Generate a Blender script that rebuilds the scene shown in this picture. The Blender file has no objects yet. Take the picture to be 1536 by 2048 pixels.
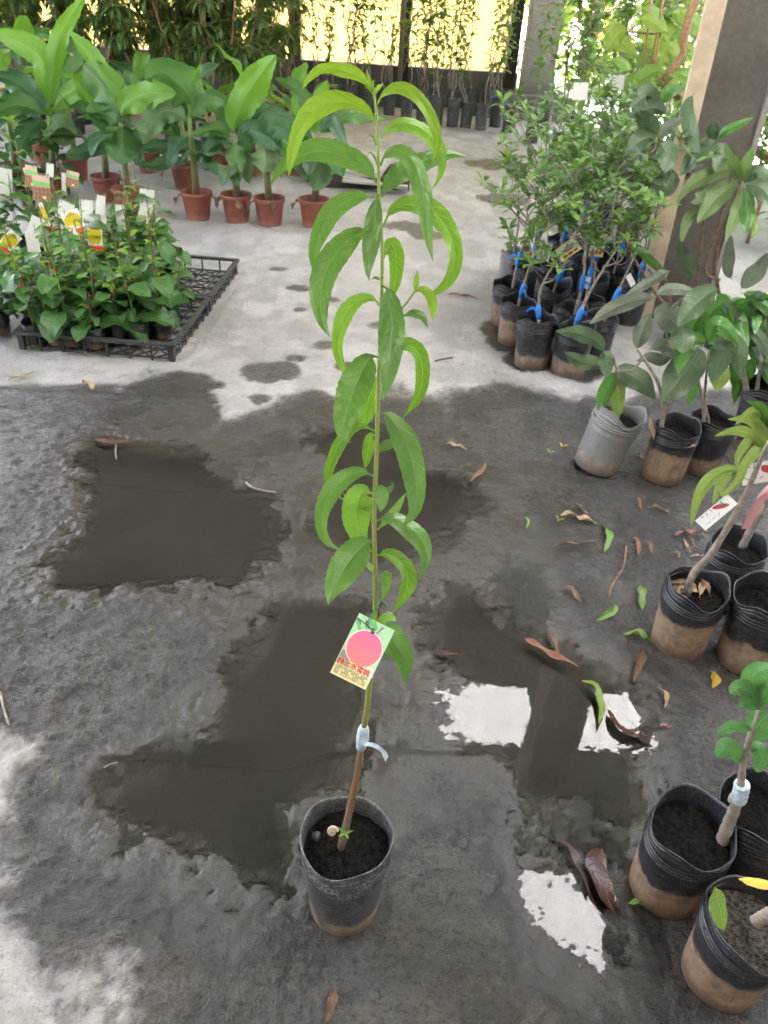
import bpy, math, random
import numpy as np

# ------------------------------------------------------------------ camera
S = bpy.context.scene
H = 1.42; PITCH = math.radians(35.2); ROLL = math.radians(3.6); FPX = 1580.0
F = np.array([0, math.cos(PITCH), -math.sin(PITCH)])
_R0 = np.array([1., 0, 0]); _U0 = np.array([0, math.sin(PITCH), math.cos(PITCH)])
RV = math.cos(ROLL)*_R0 + math.sin(ROLL)*_U0
UV = math.cos(ROLL)*_U0 - math.sin(ROLL)*_R0
CAM = np.array([0, 0, H])
from mathutils import Matrix, Vector
cam = bpy.data.cameras.new('camera'); camo = bpy.data.objects.new('camera', cam)
S.collection.objects.link(camo); S.camera = camo
cam.sensor_fit = 'VERTICAL'; cam.sensor_height = 36; cam.sensor_width = 27
cam.lens = 36*FPX/2048; cam.clip_end = 400; cam.clip_start = 0.02
m = Matrix.Identity(4)
for i in range(3):
    m[i][0] = RV[i]; m[i][1] = UV[i]; m[i][2] = -F[i]; m[i][3] = CAM[i]
camo.matrix_world = m
cam.dof.use_dof = True; cam.dof.focus_distance = 0.95; cam.dof.aperture_fstop = 16

# ------------------------------------------------------------------ sky and sun
SUN_EL = math.radians(56); SUN_AZ = math.radians(-20)      # azimuth from +Y towards +X
W = bpy.data.worlds.new('World'); S.world = W; W.use_nodes = True
nt = W.node_tree; bg = nt.nodes['Background']
sky = nt.nodes.new('ShaderNodeTexSky'); sky.sky_type = 'NISHITA'; sky.sun_disc = False
sky.sun_elevation = SUN_EL; sky.sun_rotation = SUN_AZ; sky.dust_density = 5.0; sky.air_density = .75; sky.ozone_density = .6
nt.links.new(sky.outputs[0], bg.inputs[0]); bg.inputs[1].default_value = 0.11
sl = bpy.data.lights.new('sun', 'SUN'); sl.energy = 5.0; sl.angle = math.radians(0.6); sl.color = (1, .95, .86)
so = bpy.data.objects.new('sun', sl); S.collection.objects.link(so)
sd = Vector((math.sin(SUN_AZ)*math.cos(SUN_EL), math.cos(SUN_AZ)*math.cos(SUN_EL), math.sin(SUN_EL)))
so.rotation_euler = sd.to_track_quat('Z', 'Y').to_euler(); so.location = (0, 5, 12)
S.view_settings.view_transform = 'Standard'; S.view_settings.look = 'None'
S.view_settings.exposure = 4.05; S.view_settings.gamma = 1
S.render.engine = 'CYCLES'
S.cycles.use_denoising = True; S.cycles.max_bounces = 8; S.cycles.diffuse_bounces = 4
S.cycles.transparent_max_bounces = 16; S.cycles.sample_clamp_indirect = 8
S.cycles.caustics_reflective = False; S.cycles.caustics_refractive = False

# ------------------------------------------------------------------ pixel helpers (photo is 1536 x 2048)
def ray(x, y): return F + RV*(x-768)/FPX - UV*(y-1024)/FPX
def G(x, y, z=0.0):
    d = ray(x, y); return CAM + d*(z-H)/d[2]
def AT(x, y, Y):
    d = ray(x, y); return CAM + d*Y/d[1]
def PPM(P): return FPX/((np.asarray(P)-CAM) @ F)

rng = np.random.default_rng(7); random.seed(7)
COL = S.collection

# ------------------------------------------------------------------ object helpers
def tag(o, label=None, cat=None, group=None, kind=None):
    if label: o['label'] = label
    if cat: o['category'] = cat
    if group: o['group'] = group
    if kind: o['kind'] = kind
    return o
def thing(name, loc, label, cat, group=None):
    o = bpy.data.objects.new(name, None); o.location = tuple(float(v) for v in loc); o.empty_display_size = .05
    COL.objects.link(o); return tag(o, label, cat, group)
def mesh(name, v, f, mat=None, uv=None, smooth=True, rnd=None):
    me = bpy.data.meshes.new(name)
    v = np.asarray(v, dtype=float)
    me.from_pydata(v.tolist(), [], f if isinstance(f, list) else f.tolist())
    if smooth: me.polygons.foreach_set('use_smooth', [True]*len(me.polygons))
    if mat is not None: me.materials.append(mat)
    if uv is not None:
        l = me.uv_layers.new(name='UVMap'); idx = np.empty(len(me.loops), dtype=np.int32)
        me.loops.foreach_get('vertex_index', idx)
        l.data.foreach_set('uv', np.asarray(uv, dtype=np.float32)[idx].ravel())
    if rnd is not None:
        a = me.attributes.new('rnd', 'FLOAT', 'POINT'); a.data.foreach_set('value', np.asarray(rnd, dtype=np.float32))
    return me
def wloc(o):
    l = np.zeros(3)
    while o is not None: l = l + np.array(o.location); o = o.parent
    return l
def put(name, me, parent=None, loc=(0, 0, 0), rot=(0, 0, 0), sc=1.0):
    o = bpy.data.objects.new(name, me); o.location = tuple(float(x) for x in loc); o.rotation_euler = rot
    o.scale = (sc, sc, sc) if np.isscalar(sc) else sc
    COL.objects.link(o)
    if parent is not None: o.parent = parent
    return o
def wpart(name, v, f, mat, parent=None, uv=None, smooth=True, rnd=None):
    """mesh object from world-space vertices"""
    v = np.asarray(v, dtype=float)
    if parent is not None: v = v - wloc(parent)
    return put(name, mesh(name, v, f, mat, uv, smooth, rnd), parent)
def hier(o, name, me, loc=(0, 0, 0)): return put(name, me, o, loc)

# ------------------------------------------------------------------ geometry helpers
def merge(parts):
    V = []; Fc = []; n = 0
    for v, f in parts:
        v = np.asarray(v); V.append(v); Fc += [[i+n for i in q] for q in f]; n += len(v)
    return np.vstack(V), Fc
def box(c, s, R=None):
    c = np.asarray(c, float); s = np.asarray(s, float)/2
    v = np.array([[x, y, z] for x in (-1, 1) for y in (-1, 1) for z in (-1, 1)])*s
    if R is not None: v = v @ np.asarray(R).T
    return v+c, [[0, 1, 3, 2], [4, 6, 7, 5], [0, 4, 5, 1], [2, 3, 7, 6], [0, 2, 6, 4], [1, 5, 7, 3]]
def rotz(a): c, s = math.cos(a), math.sin(a); return np.array([[c, -s, 0], [s, c, 0], [0, 0, 1]])
def beam(a, b, w, h, up=(0, 0, 1)):
    a = np.asarray(a, float); b = np.asarray(b, float); t = b-a; L = np.linalg.norm(t); t /= L
    s = np.cross(t, up); s /= np.linalg.norm(s)+1e-9; n = np.cross(s, t)
    return box((a+b)/2, (L, w, h), np.column_stack([t, s, n]))
def spline(P, n):
    P = np.asarray(P, float)
    if len(P) == 2: t = np.linspace(0, 1, n)[:, None]; return P[0]*(1-t)+P[1]*t
    Q = np.vstack([2*P[0]-P[1], P, 2*P[-1]-P[-2]])
    d = np.r_[0, np.cumsum(np.linalg.norm(np.diff(P, axis=0), axis=1))]; s = np.linspace(0, d[-1], n); out = []
    for x in s:
        i = min(np.searchsorted(d, x, side='right')-1, len(P)-2); t = (x-d[i])/(d[i+1]-d[i]+1e-12)
        p0, p1, p2, p3 = Q[i], Q[i+1], Q[i+2], Q[i+3]
        out.append(.5*((2*p1)+(-p0+p2)*t+(2*p0-5*p1+4*p2-p3)*t*t+(-p0+3*p1-3*p2+p3)*t**3))
    return np.array(out)
def tube(P, r, k=8, cap=True):
    P = np.asarray(P, float); n = len(P); r = np.broadcast_to(np.asarray(r, float), (n,))
    T = np.gradient(P, axis=0); T /= np.linalg.norm(T, axis=1)[:, None]+1e-12
    a = np.array([1., 0, 0]) if abs(T[0][0]) < .9 else np.array([0, 1., 0])
    V = []; u = np.cross(T[0], a); u /= np.linalg.norm(u)
    ang = np.arange(k)*2*math.pi/k
    for i in range(n):
        u = u-T[i]*(u @ T[i]); u /= np.linalg.norm(u)+1e-12; w = np.cross(T[i], u)
        V.append(P[i]+r[i]*(np.cos(ang)[:, None]*u+np.sin(ang)[:, None]*w))
    V = np.vstack(V)
    f = [[i*k+j, i*k+(j+1) % k, (i+1)*k+(j+1) % k, (i+1)*k+j] for i in range(n-1) for j in range(k)]
    if cap: f += [list(range(k))[::-1], [(n-1)*k+j for j in range(k)]]
    return V, f
def lathe(prof, k=32, mod=None):
    prof = np.asarray(prof, float); n = len(prof); ang = np.arange(k)*2*math.pi/k
    V = []
    for i, (r, z) in enumerate(prof):
        rr = np.full(k, r); zz = np.full(k, z)
        if mod is not None: rr, zz = mod(i, n, r, z, ang)
        V.append(np.column_stack([rr*np.cos(ang), rr*np.sin(ang), zz]))
    V = np.vstack(V)
    f = [[i*k+j, i*k+(j+1) % k, (i+1)*k+(j+1) % k, (i+1)*k+j] for i in range(n-1) for j in range(k)]
    return V, f
def smooth01(a, b, x): t = np.clip((x-a)/(b-a), 0, 1); return t*t*(3-2*t)

def prof_lance(t, a=.75, b=1.0):          # lanceolate outline, peak 1
    p = np.power(np.clip(t, 0, 1), a)*np.power(np.clip(1-t, 0, 1), b); tm = a/(a+b)
    return p/(tm**a*(1-tm)**b)
def blade(P, Sd, N, hw, fold=.25, nu=7, wav=0., curl=0., ph=None, serr=0.):
    """leaf blade: midrib P, side vectors, normals, half widths -> verts, faces, uv"""
    n = len(P); u = np.linspace(-1, 1, nu); t = np.linspace(0, 1, n)
    if ph is None: ph = rng.uniform(0, 6.28, 2)
    V = np.empty((n, nu, 3)); T = np.empty((n, nu, 2))
    for j, uu in enumerate(u):
        a = abs(uu); w = hw*(1+(serr*np.sin(np.arange(n)*2.4) if a > .99 else 0))
        lift = math.sin(fold)*a-curl*a*a+wav*a*a*np.sin(t*13+ph[0 if uu < 0 else 1])
        V[:, j] = P+Sd*(w*uu*math.cos(fold))[:, None]+N*(w*lift)[:, None]
        T[:, j, 0] = uu*.5+.5; T[:, j, 1] = t
    f = [[i*nu+j, i*nu+j+1, (i+1)*nu+j+1, (i+1)*nu+j] for i in range(n-1) for j in range(nu-1)]
    return V.reshape(-1, 3), f, T.reshape(-1, 2)
def pxblade(pts, w, Y, dy=(0, 0), th=(15, 15), fold=.3, n=22, nu=7, a=.75, b=1., pet=.06, under=False, wav=.12, curl=.1, serr=.03):
    """leaf whose midrib is traced from photo pixels, standing at depth Y (+dy base..tip)"""
    q = spline(pts, n); t = np.linspace(0, 1, n)
    Yv = Y+dy[0]+(dy[1]-dy[0])*t**1.3
    P = np.array([AT(q[i, 0], q[i, 1], Yv[i]) for i in range(n)])
    T = np.gradient(P, axis=0); T /= np.linalg.norm(T, axis=1)[:, None]
    v = P-CAM; v /= np.linalg.norm(v, axis=1)[:, None]
    n2 = np.cross(T, v); n2 /= np.linalg.norm(n2, axis=1)[:, None]; vv = np.cross(n2, T)
    an = np.radians(th[0]+(th[1]-th[0])*t)
    Sd = np.cos(an)[:, None]*n2+np.sin(an)[:, None]*vv
    if under: Sd = -Sd
    N = np.cross(Sd, T)            # camera side when not under
    tp = np.clip((t-pet)/(1-pet), 0, 1)
    ppm = np.array([PPM(p) for p in P])
    hw = np.maximum(w/2/ppm*prof_lance(tp, a, b)/max(.5, math.cos(math.radians((th[0]+th[1])/2))), (0.0011*(t < pet+.08))+.0002)
    return blade(P, Sd, N, hw, fold, nu, wav, curl, None, serr)
def leaf3(P0, az, el, droop, L, Wd, fold=.25, roll=0., n=12, nu=5, a=.8, b=1., pet=.12, wav=.1, curl=0.):
    """leaf in space: starts at P0, azimuth az, elevation el, bends down by droop"""
    t = np.linspace(0, 1, n); e = el-droop*t**1.2
    d = np.column_stack([np.cos(e)*math.cos(az), np.cos(e)*math.sin(az), np.sin(e)])
    P = np.asarray(P0)+np.vstack([np.zeros(3), np.cumsum((d[1:]+d[:-1])/2*L/(n-1), axis=0)])
    s0 = np.array([math.sin(az), -math.cos(az), 0]); N0 = np.cross(s0, d)
    Sd = math.cos(roll)*s0+math.sin(roll)*N0; N = np.cross(Sd, d)
    tp = np.clip((t-pet)/(1-pet), 0, 1)
    hw = np.maximum(Wd/2*prof_lance(tp, a, b), .006*L*(t < pet+.05)+.0002)
    return blade(P, Sd, N, hw, fold, nu, wav, curl, None, 0.)
def many_leaves(specs, **kw):
    V = []; Fc = []; U = []; Rn = []; n = 0
    for s in specs:
        v, f, u = leaf3(*s, **kw); V.append(v); U.append(u); Rn.append(np.full(len(v), rng.random()))
        f = np.asarray(f)+n; Fc.append(f); n += len(v)
    return np.vstack(V), np.vstack(Fc).tolist(), np.vstack(U), np.concatenate(Rn)

# smooth value noise on numpy arrays
def vnoise(x, y, seed=0):
    r = np.random.default_rng(seed).random((256, 256))
    xi = np.floor(x).astype(int); yi = np.floor(y).astype(int); fx = x-xi; fy = y-yi
    fx = fx*fx*fx*(fx*(fx*6-15)+10); fy = fy*fy*fy*(fy*(fy*6-15)+10)
    g = lambda a, b: r[a & 255, b & 255]
    return (g(xi, yi)*(1-fx)+g(xi+1, yi)*fx)*(1-fy)+(g(xi, yi+1)*(1-fx)+g(xi+1, yi+1)*fx)*fy
def fbm(x, y, sc, o=4, seed=0, gain=.5):
    s = 0; a = 1; tot = 0
    for i in range(o): s = s+a*vnoise(x*sc+17.3*i, y*sc+9.1*i, seed+i); tot += a; a *= gain; sc *= 2.03
    return s/tot
def sdf(poly, x, y):
    """signed distance, negative inside"""
    P = np.asarray(poly); d = np.full(x.shape, 1e9); ins = np.zeros(x.shape, bool); n = len(P); j = n-1
    for i in range(n):
        ex, ey = P[j]-P[i]; wx = x-P[i, 0]; wy = y-P[i, 1]
        t = np.clip((wx*ex+wy*ey)/(ex*ex+ey*ey+1e-12), 0, 1)
        d = np.minimum(d, (wx-ex*t)**2+(wy-ey*t)**2)
        c = ((P[i, 1] > y) != (P[j, 1] > y)) & (x < (P[j, 0]-P[i, 0])*(y-P[i, 1])/(P[j, 1]-P[i, 1]+1e-12)+P[i, 0])
        ins ^= c; j = i
    return np.where(ins, -1, 1)*np.sqrt(d)
def gpoly(px): return np.array([G(x, y)[:2] for x, y in px])

# ------------------------------------------------------------------ materials
class NT:
    def __init__(s, name):
        s.m = bpy.data.materials.new(name); s.m.use_nodes = True; s.t = s.m.node_tree
        s.b = s.t.nodes['Principled BSDF']; s.out = s.t.nodes['Material Output']
    def n(s, typ, **kw):
        x = s.t.nodes.new('ShaderNode'+typ)
        for k, v in kw.items(): setattr(x, k, v)
        return x
    def l(s, a, b): s.t.links.new(a, b)
    def val(s, x, inp):
        if isinstance(x, (int, float)): inp.default_value = x
        elif isinstance(x, (tuple, list)): inp.default_value = (*x, 1) if len(x) == 3 else x
        else: s.l(x, inp)
    def math(s, op, a, b=0., c=None, clamp=False):
        x = s.n('Math', operation=op, use_clamp=clamp); s.val(a, x.inputs[0]); s.val(b, x.inputs[1])
        if c is not None: s.val(c, x.inputs[2])
        return x.outputs[0]
    def mix(s, f, a, b, blend='MIX'):
        x = s.n('MixRGB', blend_type=blend); s.val(f, x.inputs[0]); s.val(a, x.inputs[1]); s.val(b, x.inputs[2]); return x.outputs[0]
    def noise(s, vec, scale, detail=4, rough=.55):
        x = s.n('TexNoise'); x.inputs['Scale'].default_value = scale; x.inputs['Detail'].default_value = detail; x.inputs['Roughness'].default_value = rough
        if vec is not None: s.l(vec, x.inputs['Vector'])
        return x.outputs['Fac']
    def ramp(s, f, a, b, va=0., vb=1.):
        x = s.n('MapRange'); x.interpolation_type = 'SMOOTHSTEP'; s.val(f, x.inputs[0])
        for i, v in enumerate((a, b, va, vb)): s.val(v, x.inputs[i+1])
        return x.outputs[0]
    def bump(s, h, st=.3, dist=.01, nrm=None):
        x = s.n('Bump'); x.inputs['Strength'].default_value = st; x.inputs['Distance'].default_value = dist; s.l(h, x.inputs['Height'])
        if nrm is not None: s.l(nrm, x.inputs['Normal'])
        return x.outputs[0]
    def obj(s): return s.n('TexCoord').outputs['Object']
    def pos(s): return s.n('NewGeometry').outputs['Position']
    def set(s, **kw):
        for k, v in kw.items(): s.val(v, s.b.inputs[k.replace('_', ' ')])

def simple(name, c, rough=.6, var=.15, sc=30., metal=0., bump=0., spec=.5):
    q = NT(name); p = q.obj(); f = q.noise(p, sc)
    q.set(Base_Color=q.mix(q.ramp(f, .3, .7), tuple(x*(1-var) for x in c), tuple(min(1, x*(1+var)) for x in c)), Roughness=rough, Metallic=metal)
    q.b.inputs['Specular IOR Level'].default_value = spec
    if bump: q.set(Normal=q.bump(q.noise(p, sc*3), min(1., bump), .004 if bump < 1 else .012))
    return q.m

def leafmat(name, c, c2=None, under=None, trans=.35, rough=.42, vein=9., spot=0., spotc=(.5, .55, .2), spec=.5, veinc=1.7, dust=0.):
    """leaf with midrib, side veins, paler back, light shining through; varies from leaf to leaf"""
    q = NT(name); c2 = c2 or tuple(x*.65 for x in c); under = under or tuple(min(1, x*1.35+.02) for x in c)
    uvn = q.n('TexCoord').outputs['UV']; sp = q.n('SeparateXYZ'); q.l(uvn, sp.inputs[0])
    au = q.math('ABSOLUTE', q.math('MULTIPLY_ADD', sp.outputs[0], 2., -1.)); v = sp.outputs[1]
    at = q.n('Attribute', attribute_name='rnd').outputs['Fac']; oi = q.n('ObjectInfo').outputs['Random']
    rn = q.math('FRACT', q.math('ADD', q.math('MULTIPLY', at, 7.13), oi))
    nz = q.noise(q.obj(), 26, 3)
    f = q.math('ADD', q.math('MULTIPLY', rn, .6), q.math('MULTIPLY', nz, .55))
    col = q.mix(q.ramp(f, .2, .95), c2, c)
    rib = q.ramp(au, .02, .075, 1., 0.)
    ph = q.math('FRACT', q.math('MULTIPLY', q.math('SUBTRACT', v, q.math('MULTIPLY', au, .12)), vein))
    sv = q.math('MULTIPLY', q.ramp(q.math('ABSOLUTE', q.math('SUBTRACT', ph, .5)), 0., .09, 1., 0.), q.ramp(au, .85, 1., 1., 0.))
    vv = q.math('MAXIMUM', rib, q.math('MULTIPLY', sv, .5))
    col = q.mix(q.math('MULTIPLY', vv, .75), col, tuple(min(1, x*veinc+.04) for x in c))
    if spot:
        sn = q.noise(q.obj(), 60, 4, .7); col = q.mix(q.math('MULTIPLY', q.ramp(sn, .56, .7), spot), col, spotc)
    if dust:
        dn = q.noise(q.obj(), 45, 5, .75); col = q.mix(q.math('MULTIPLY', q.ramp(dn, .35, .75), dust), col, (.33, .34, .3))
    bf = q.n('NewGeometry').outputs['Backfacing']
    col = q.mix(bf, col, q.mix(.5, under, col))
    hgt = q.math('SUBTRACT', q.noise(q.obj(), 160, 3), q.math('MULTIPLY', vv, 1.2))
    nr = q.bump(hgt, .6, .002)
    q.set(Base_Color=col, Roughness=rough, Normal=nr); q.b.inputs['Specular IOR Level'].default_value = spec
    tr = q.n('BsdfTranslucent'); q.l(q.mix(.35, col, (c[0]*1.6+.01, c[1]*1.35, c[2]*.5)), tr.inputs[0]); q.l(nr, tr.inputs[1])
    mx = q.n('MixShader'); mx.inputs[0].default_value = trans
    q.l(q.b.outputs[0], mx.inputs[1]); q.l(tr.outputs[0], mx.inputs[2]); q.l(mx.outputs[0], q.out.inputs[0])
    return q.m

def potmat(name, mud=.1, dust=.35, mudc=(.34, .2, .1), base=(.012, .013, .018), wander=.022, dlo=.46, dhi=.64):
    q = NT(name); p = q.obj(); sp = q.n('SeparateXYZ'); q.l(p, sp.inputs[0]); z = sp.outputs[2]
    oi = q.n('ObjectInfo').outputs['Random']
    ofs = q.n('VectorMath', operation='ADD'); q.l(p, ofs.inputs[0])
    cb = q.n('CombineXYZ'); q.l(q.math('MULTIPLY', oi, 9.), cb.inputs[0]); q.l(cb.outputs[0], ofs.inputs[1]); pp = ofs.outputs[0]
    n1 = q.noise(pp, 14, 5, .6); n2 = q.noise(pp, 240, 5, .75); n3 = q.noise(pp, 35, 5, .65)
    d = q.math('MULTIPLY', q.ramp(n2, dlo, dhi), q.math('MULTIPLY', q.ramp(n3, .25, .65), dust))
    col = q.mix(d, base, (.42, .41, .38))
    h = q.math('ADD', q.math('ADD', q.math('MULTIPLY', n1, .085), mud-.043), q.math('MULTIPLY', q.math('SUBTRACT', oi, .5), wander*2))
    mk = q.math('MULTIPLY', q.ramp(q.math('SUBTRACT', h, z), -.006, .008), q.ramp(n2, .2, .42, .75, 1.))
    mp = q.n('Mapping'); mp.inputs['Scale'].default_value = (1, 1, .12); q.l(pp, mp.inputs[0]); ns = q.noise(mp.outputs[0], 70, 4, .7)
    mcol = q.mix(q.ramp(q.math('ADD', q.math('MULTIPLY', n3, .6), q.math('MULTIPLY', ns, .4)), .3, .7), tuple(x*.55 for x in mudc), tuple(x*1.35 for x in mudc)); mcol = q.mix(q.math('MULTIPLY', q.ramp(n2, .55, .7), .5), mcol, (.1, .08, .06))
    mcol = q.mix(q.ramp(z, .012, .05, .75, 0.), mcol, (mudc[0]*.42, mudc[1]*.36, mudc[2]*.35))
    col = q.mix(mk, col, mcol)
    q.set(Base_Color=col, Roughness=q.math('MULTIPLY_ADD', q.math('MAXIMUM', mk, d), .4, .34), Normal=q.bump(n2, .1, .001))
    return q.m

M = {}
M['peach_top'] = leafmat('young_peach_leaf', (.18, .33, .02), (.11, .24, .016), trans=.4, rough=.4, vein=11)
M['peach'] = leafmat('peach_leaf', (.062, .225, .016), (.038, .15, .013), under=(.22, .38, .09), trans=.33, rough=.28, vein=12, spot=.3)
M['peach_dark'] = leafmat('dark_peach_leaf', (.042, .17, .018), (.03, .125, .015), under=(.2, .34, .09), trans=.24, rough=.26, vein=12, spot=.45, spotc=(.16, .34, .1))
M['peach_light'] = leafmat('pale_peach_leaf', (.15, .32, .033), (.1, .24, .025), trans=.4, rough=.42, vein=12, spot=.2)
M['banana'] = leafmat('banana_leaf', (.05, .18, .03), (.022, .085, .022), under=(.16, .32, .09), trans=.3, rough=.36, vein=26, veinc=1.5)
M['banana_light'] = leafmat('young_banana_leaf', (.14, .33, .03), (.09, .25, .025), trans=.42, rough=.4, vein=26, veinc=1.4)
M['banana_dark'] = leafmat('old_banana_leaf', (.035, .12, .035), (.02, .07, .025), trans=.2, rough=.38, vein=26, veinc=1.5, dust=.1)
M['banana_spot'] = leafmat('mottled_banana_leaf', (.1, .2, .07), (.06, .14, .05), trans=.22, rough=.45, vein=22, spot=.7, spotc=(.14, .085, .06), dust=.35)
M['seedling'] = leafmat('seedling_leaf', (.075, .2, .045), (.032, .105, .026), under=(.2, .34, .13), trans=.28, rough=.38, vein=7)
M['seedling_young'] = leafmat('young_seedling_leaf', (.24, .42, .06), (.14, .32, .05), trans=.4, rough=.4, vein=7)
M['longan'] = leafmat('longan_leaf', (.14, .23, .055), (.04, .09, .024), trans=.32, rough=.3, vein=10)
M['thin'] = leafmat('thin_sapling_leaf', (.16, .3, .05), (.08, .19, .035), trans=.4, rough=.45, vein=8)
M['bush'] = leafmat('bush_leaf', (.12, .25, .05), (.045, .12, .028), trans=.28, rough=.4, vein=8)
M['bush_young'] = leafmat('young_bush_leaf', (.2, .36, .06), (.13, .28, .05), trans=.38, rough=.42, vein=8)
M['dusty'] = leafmat('dusty_leaf', (.038, .12, .038), (.022, .075, .026), under=(.16, .22, .13), trans=.14, rough=.42, vein=9, dust=.16)
M['grey_leaf'] = leafmat('grey_dusty_leaf', (.12, .155, .105), (.08, .115, .075), trans=.12, rough=.6, vein=9, dust=.4, veinc=1.2)
M['glossy'] = leafmat('glossy_leaf', (.07, .2, .03), (.035, .115, .02), trans=.22, rough=.25, vein=12)
M['loquat'] = leafmat('ribbed_leaf', (.09, .22, .035), (.045, .13, .026), under=(.3, .4, .18), trans=.32, rough=.42, vein=15, veinc=1.7)
M['lychee'] = leafmat('pale_drooping_leaf', (.2, .3, .06), (.13, .22, .04), trans=.3, rough=.38, vein=10)
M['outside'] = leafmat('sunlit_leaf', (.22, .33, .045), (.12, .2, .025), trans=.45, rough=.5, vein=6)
M['round_leaf'] = leafmat('round_soft_leaf', (.075, .22, .06), (.05, .16, .04), trans=.33, rough=.5, vein=7)
M['dead'] = leafmat('dead_leaf', (.22, .12, .06), (.11, .06, .035), under=(.28, .19, .11), trans=.08, rough=.55, vein=9, veinc=1.2)
M['dead_pale'] = leafmat('dry_pale_leaf', (.42, .32, .19), (.3, .22, .13), trans=.12, rough=.6, vein=9, veinc=1.1)
M['dead_red'] = leafmat('reddish_dead_leaf', (.26, .1, .06), (.16, .07, .045), trans=.1, rough=.5, vein=9, veinc=1.3)
M['dead_wet'] = leafmat('wet_dead_leaf', (.1, .045, .025), (.055, .028, .018), under=(.12, .06, .035), trans=.05, rough=.22, vein=9, veinc=1.3)
M['fallen_green'] = leafmat('fallen_green_leaf', (.2, .33, .06), (.13, .25, .04), trans=.15, rough=.4, vein=9)
M['fallen_yellow'] = leafmat('fallen_yellow_leaf', (.62, .42, .06), (.5, .33, .06), trans=.15, rough=.45, vein=9, veinc=1.05)

M['bark'] = simple('brown_bark', (.2, .125, .075), .75, .35, 60, bump=.5)
M['bark_grey'] = simple('grey_bark', (.27, .23, .19), .8, .3, 50, bump=.5)
M['bark_orange'] = simple('tan_bark', (.33, .19, .095), .7, .3, 60, bump=.4)
M['green_stem'] = simple('green_stem', (.2, .33, .06), .5, .2, 40)
q = NT('banana_stem'); p = q.obj(); z_ = q.n('SeparateXYZ'); q.l(p, z_.inputs[0]); nn = q.noise(p, 40, 4)
q.set(Base_Color=q.mix(q.ramp(q.math('ADD', z_.outputs[2], q.math('MULTIPLY', nn, .2)), .22, .5), (.1, .055, .035), (.17, .25, .06)), Roughness=.45); M['banana_stem'] = q.m
q = NT('terracotta_plastic'); p = q.obj(); z_ = q.n('SeparateXYZ'); q.l(p, z_.inputs[0]); a_ = q.noise(p, 14, 5, .65); b_ = q.noise(p, 90, 4, .7); oi_ = q.n('ObjectInfo').outputs['Random']
c_ = q.mix(oi_, (.3, .09, .05), (.24, .075, .05)); c_ = q.mix(q.math('MULTIPLY', q.ramp(a_, .42, .68), .5), c_, (.19, .075, .05)); c_ = q.mix(q.math('MULTIPLY', q.ramp(q.math('ADD', z_.outputs[2], q.math('MULTIPLY', a_, .06)), .09, .03), .45), c_, (.42, .26, .2)); c_ = q.mix(q.math('MULTIPLY', q.ramp(b_, .6, .7), .35), c_, (.4, .3, .25))
q.set(Base_Color=c_, Roughness=.55); M['terracotta'] = q.m
M['soil'] = simple('dark_soil', (.012, .0105, .009), .9, .8, 110, bump=1., spec=.12)
M['soil_dry'] = simple('grey_dry_soil', (.085, .078, .066), .95, .7, 120, bump=1., spec=.1)
M['blue_tie'] = simple('blue_plastic_tie', (.02, .2, .62), .38, .1, 20)
M['pink_tie'] = simple('pink_tie', (.55, .27, .29), .5, .1, 20)
M['red_clip'] = simple('red_clip', (.55, .02, .02), .4, .1, 20)
M['stake'] = simple('wooden_stake', (.16, .11, .06), .7, .3, 50)
M['white_card'] = simple('white_card', (.74, .75, .72), .35, .05, 10)
M['tape'] = simple('pale_blue_tape', (.47, .58, .66), .4, .18, 60, bump=.6)
M['black_plastic'] = simple('grey_black_plastic', (.045, .048, .05), .45, .35, 25, bump=.1)
M['wire'] = simple('green_wire', (.02, .2, .1), .4, .1, 20)
M['pot_main'] = potmat('lime_dusted_black_pot', .05, .7, (.33, .27, .19), (.02, .022, .029), dlo=.36, dhi=.74)
M['pot_mud'] = potmat('mud_banded_black_pot', .105, .22, (.27, .19, .125))
M['pot_mud2'] = potmat('half_muddy_black_pot', .085, .25, (.23, .17, .125), wander=.03)
M['pot_dark'] = potmat('black_pot', .015, .25, wander=.01)
M['pot_grey'] = potmat('weathered_grey_pot', .03, .6, (.3, .26, .21), (.2, .2, .19))
M['pot_bag'] = potmat('grey_black_bag_pot', .02, .5, (.25, .23, .2), (.055, .058, .062))
M['snail'] = simple('snail_shell', (.5, .4, .29), .35, .2, 60)
M['stone'] = simple('dark_stone', (.05, .047, .045), .7, .3, 60, bump=.4)
M['wood_plank'] = simple('pale_plank', (.55, .45, .32), .6, .15, 14, bump=.15)
M['dark_wood'] = simple('dark_timber', (.055, .045, .036), .75, .3, 14, bump=.3)
M['slab'] = simple('grey_board', (.4, .39, .36), .7, .12, 8, bump=.1)
M['roofing'] = simple('dull_roof_sheet', (.19, .18, .165), .65, .15, 3)
M['orange_thing'] = simple('orange_plastic', (.75, .33, .03), .5, .1, 10)

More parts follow.
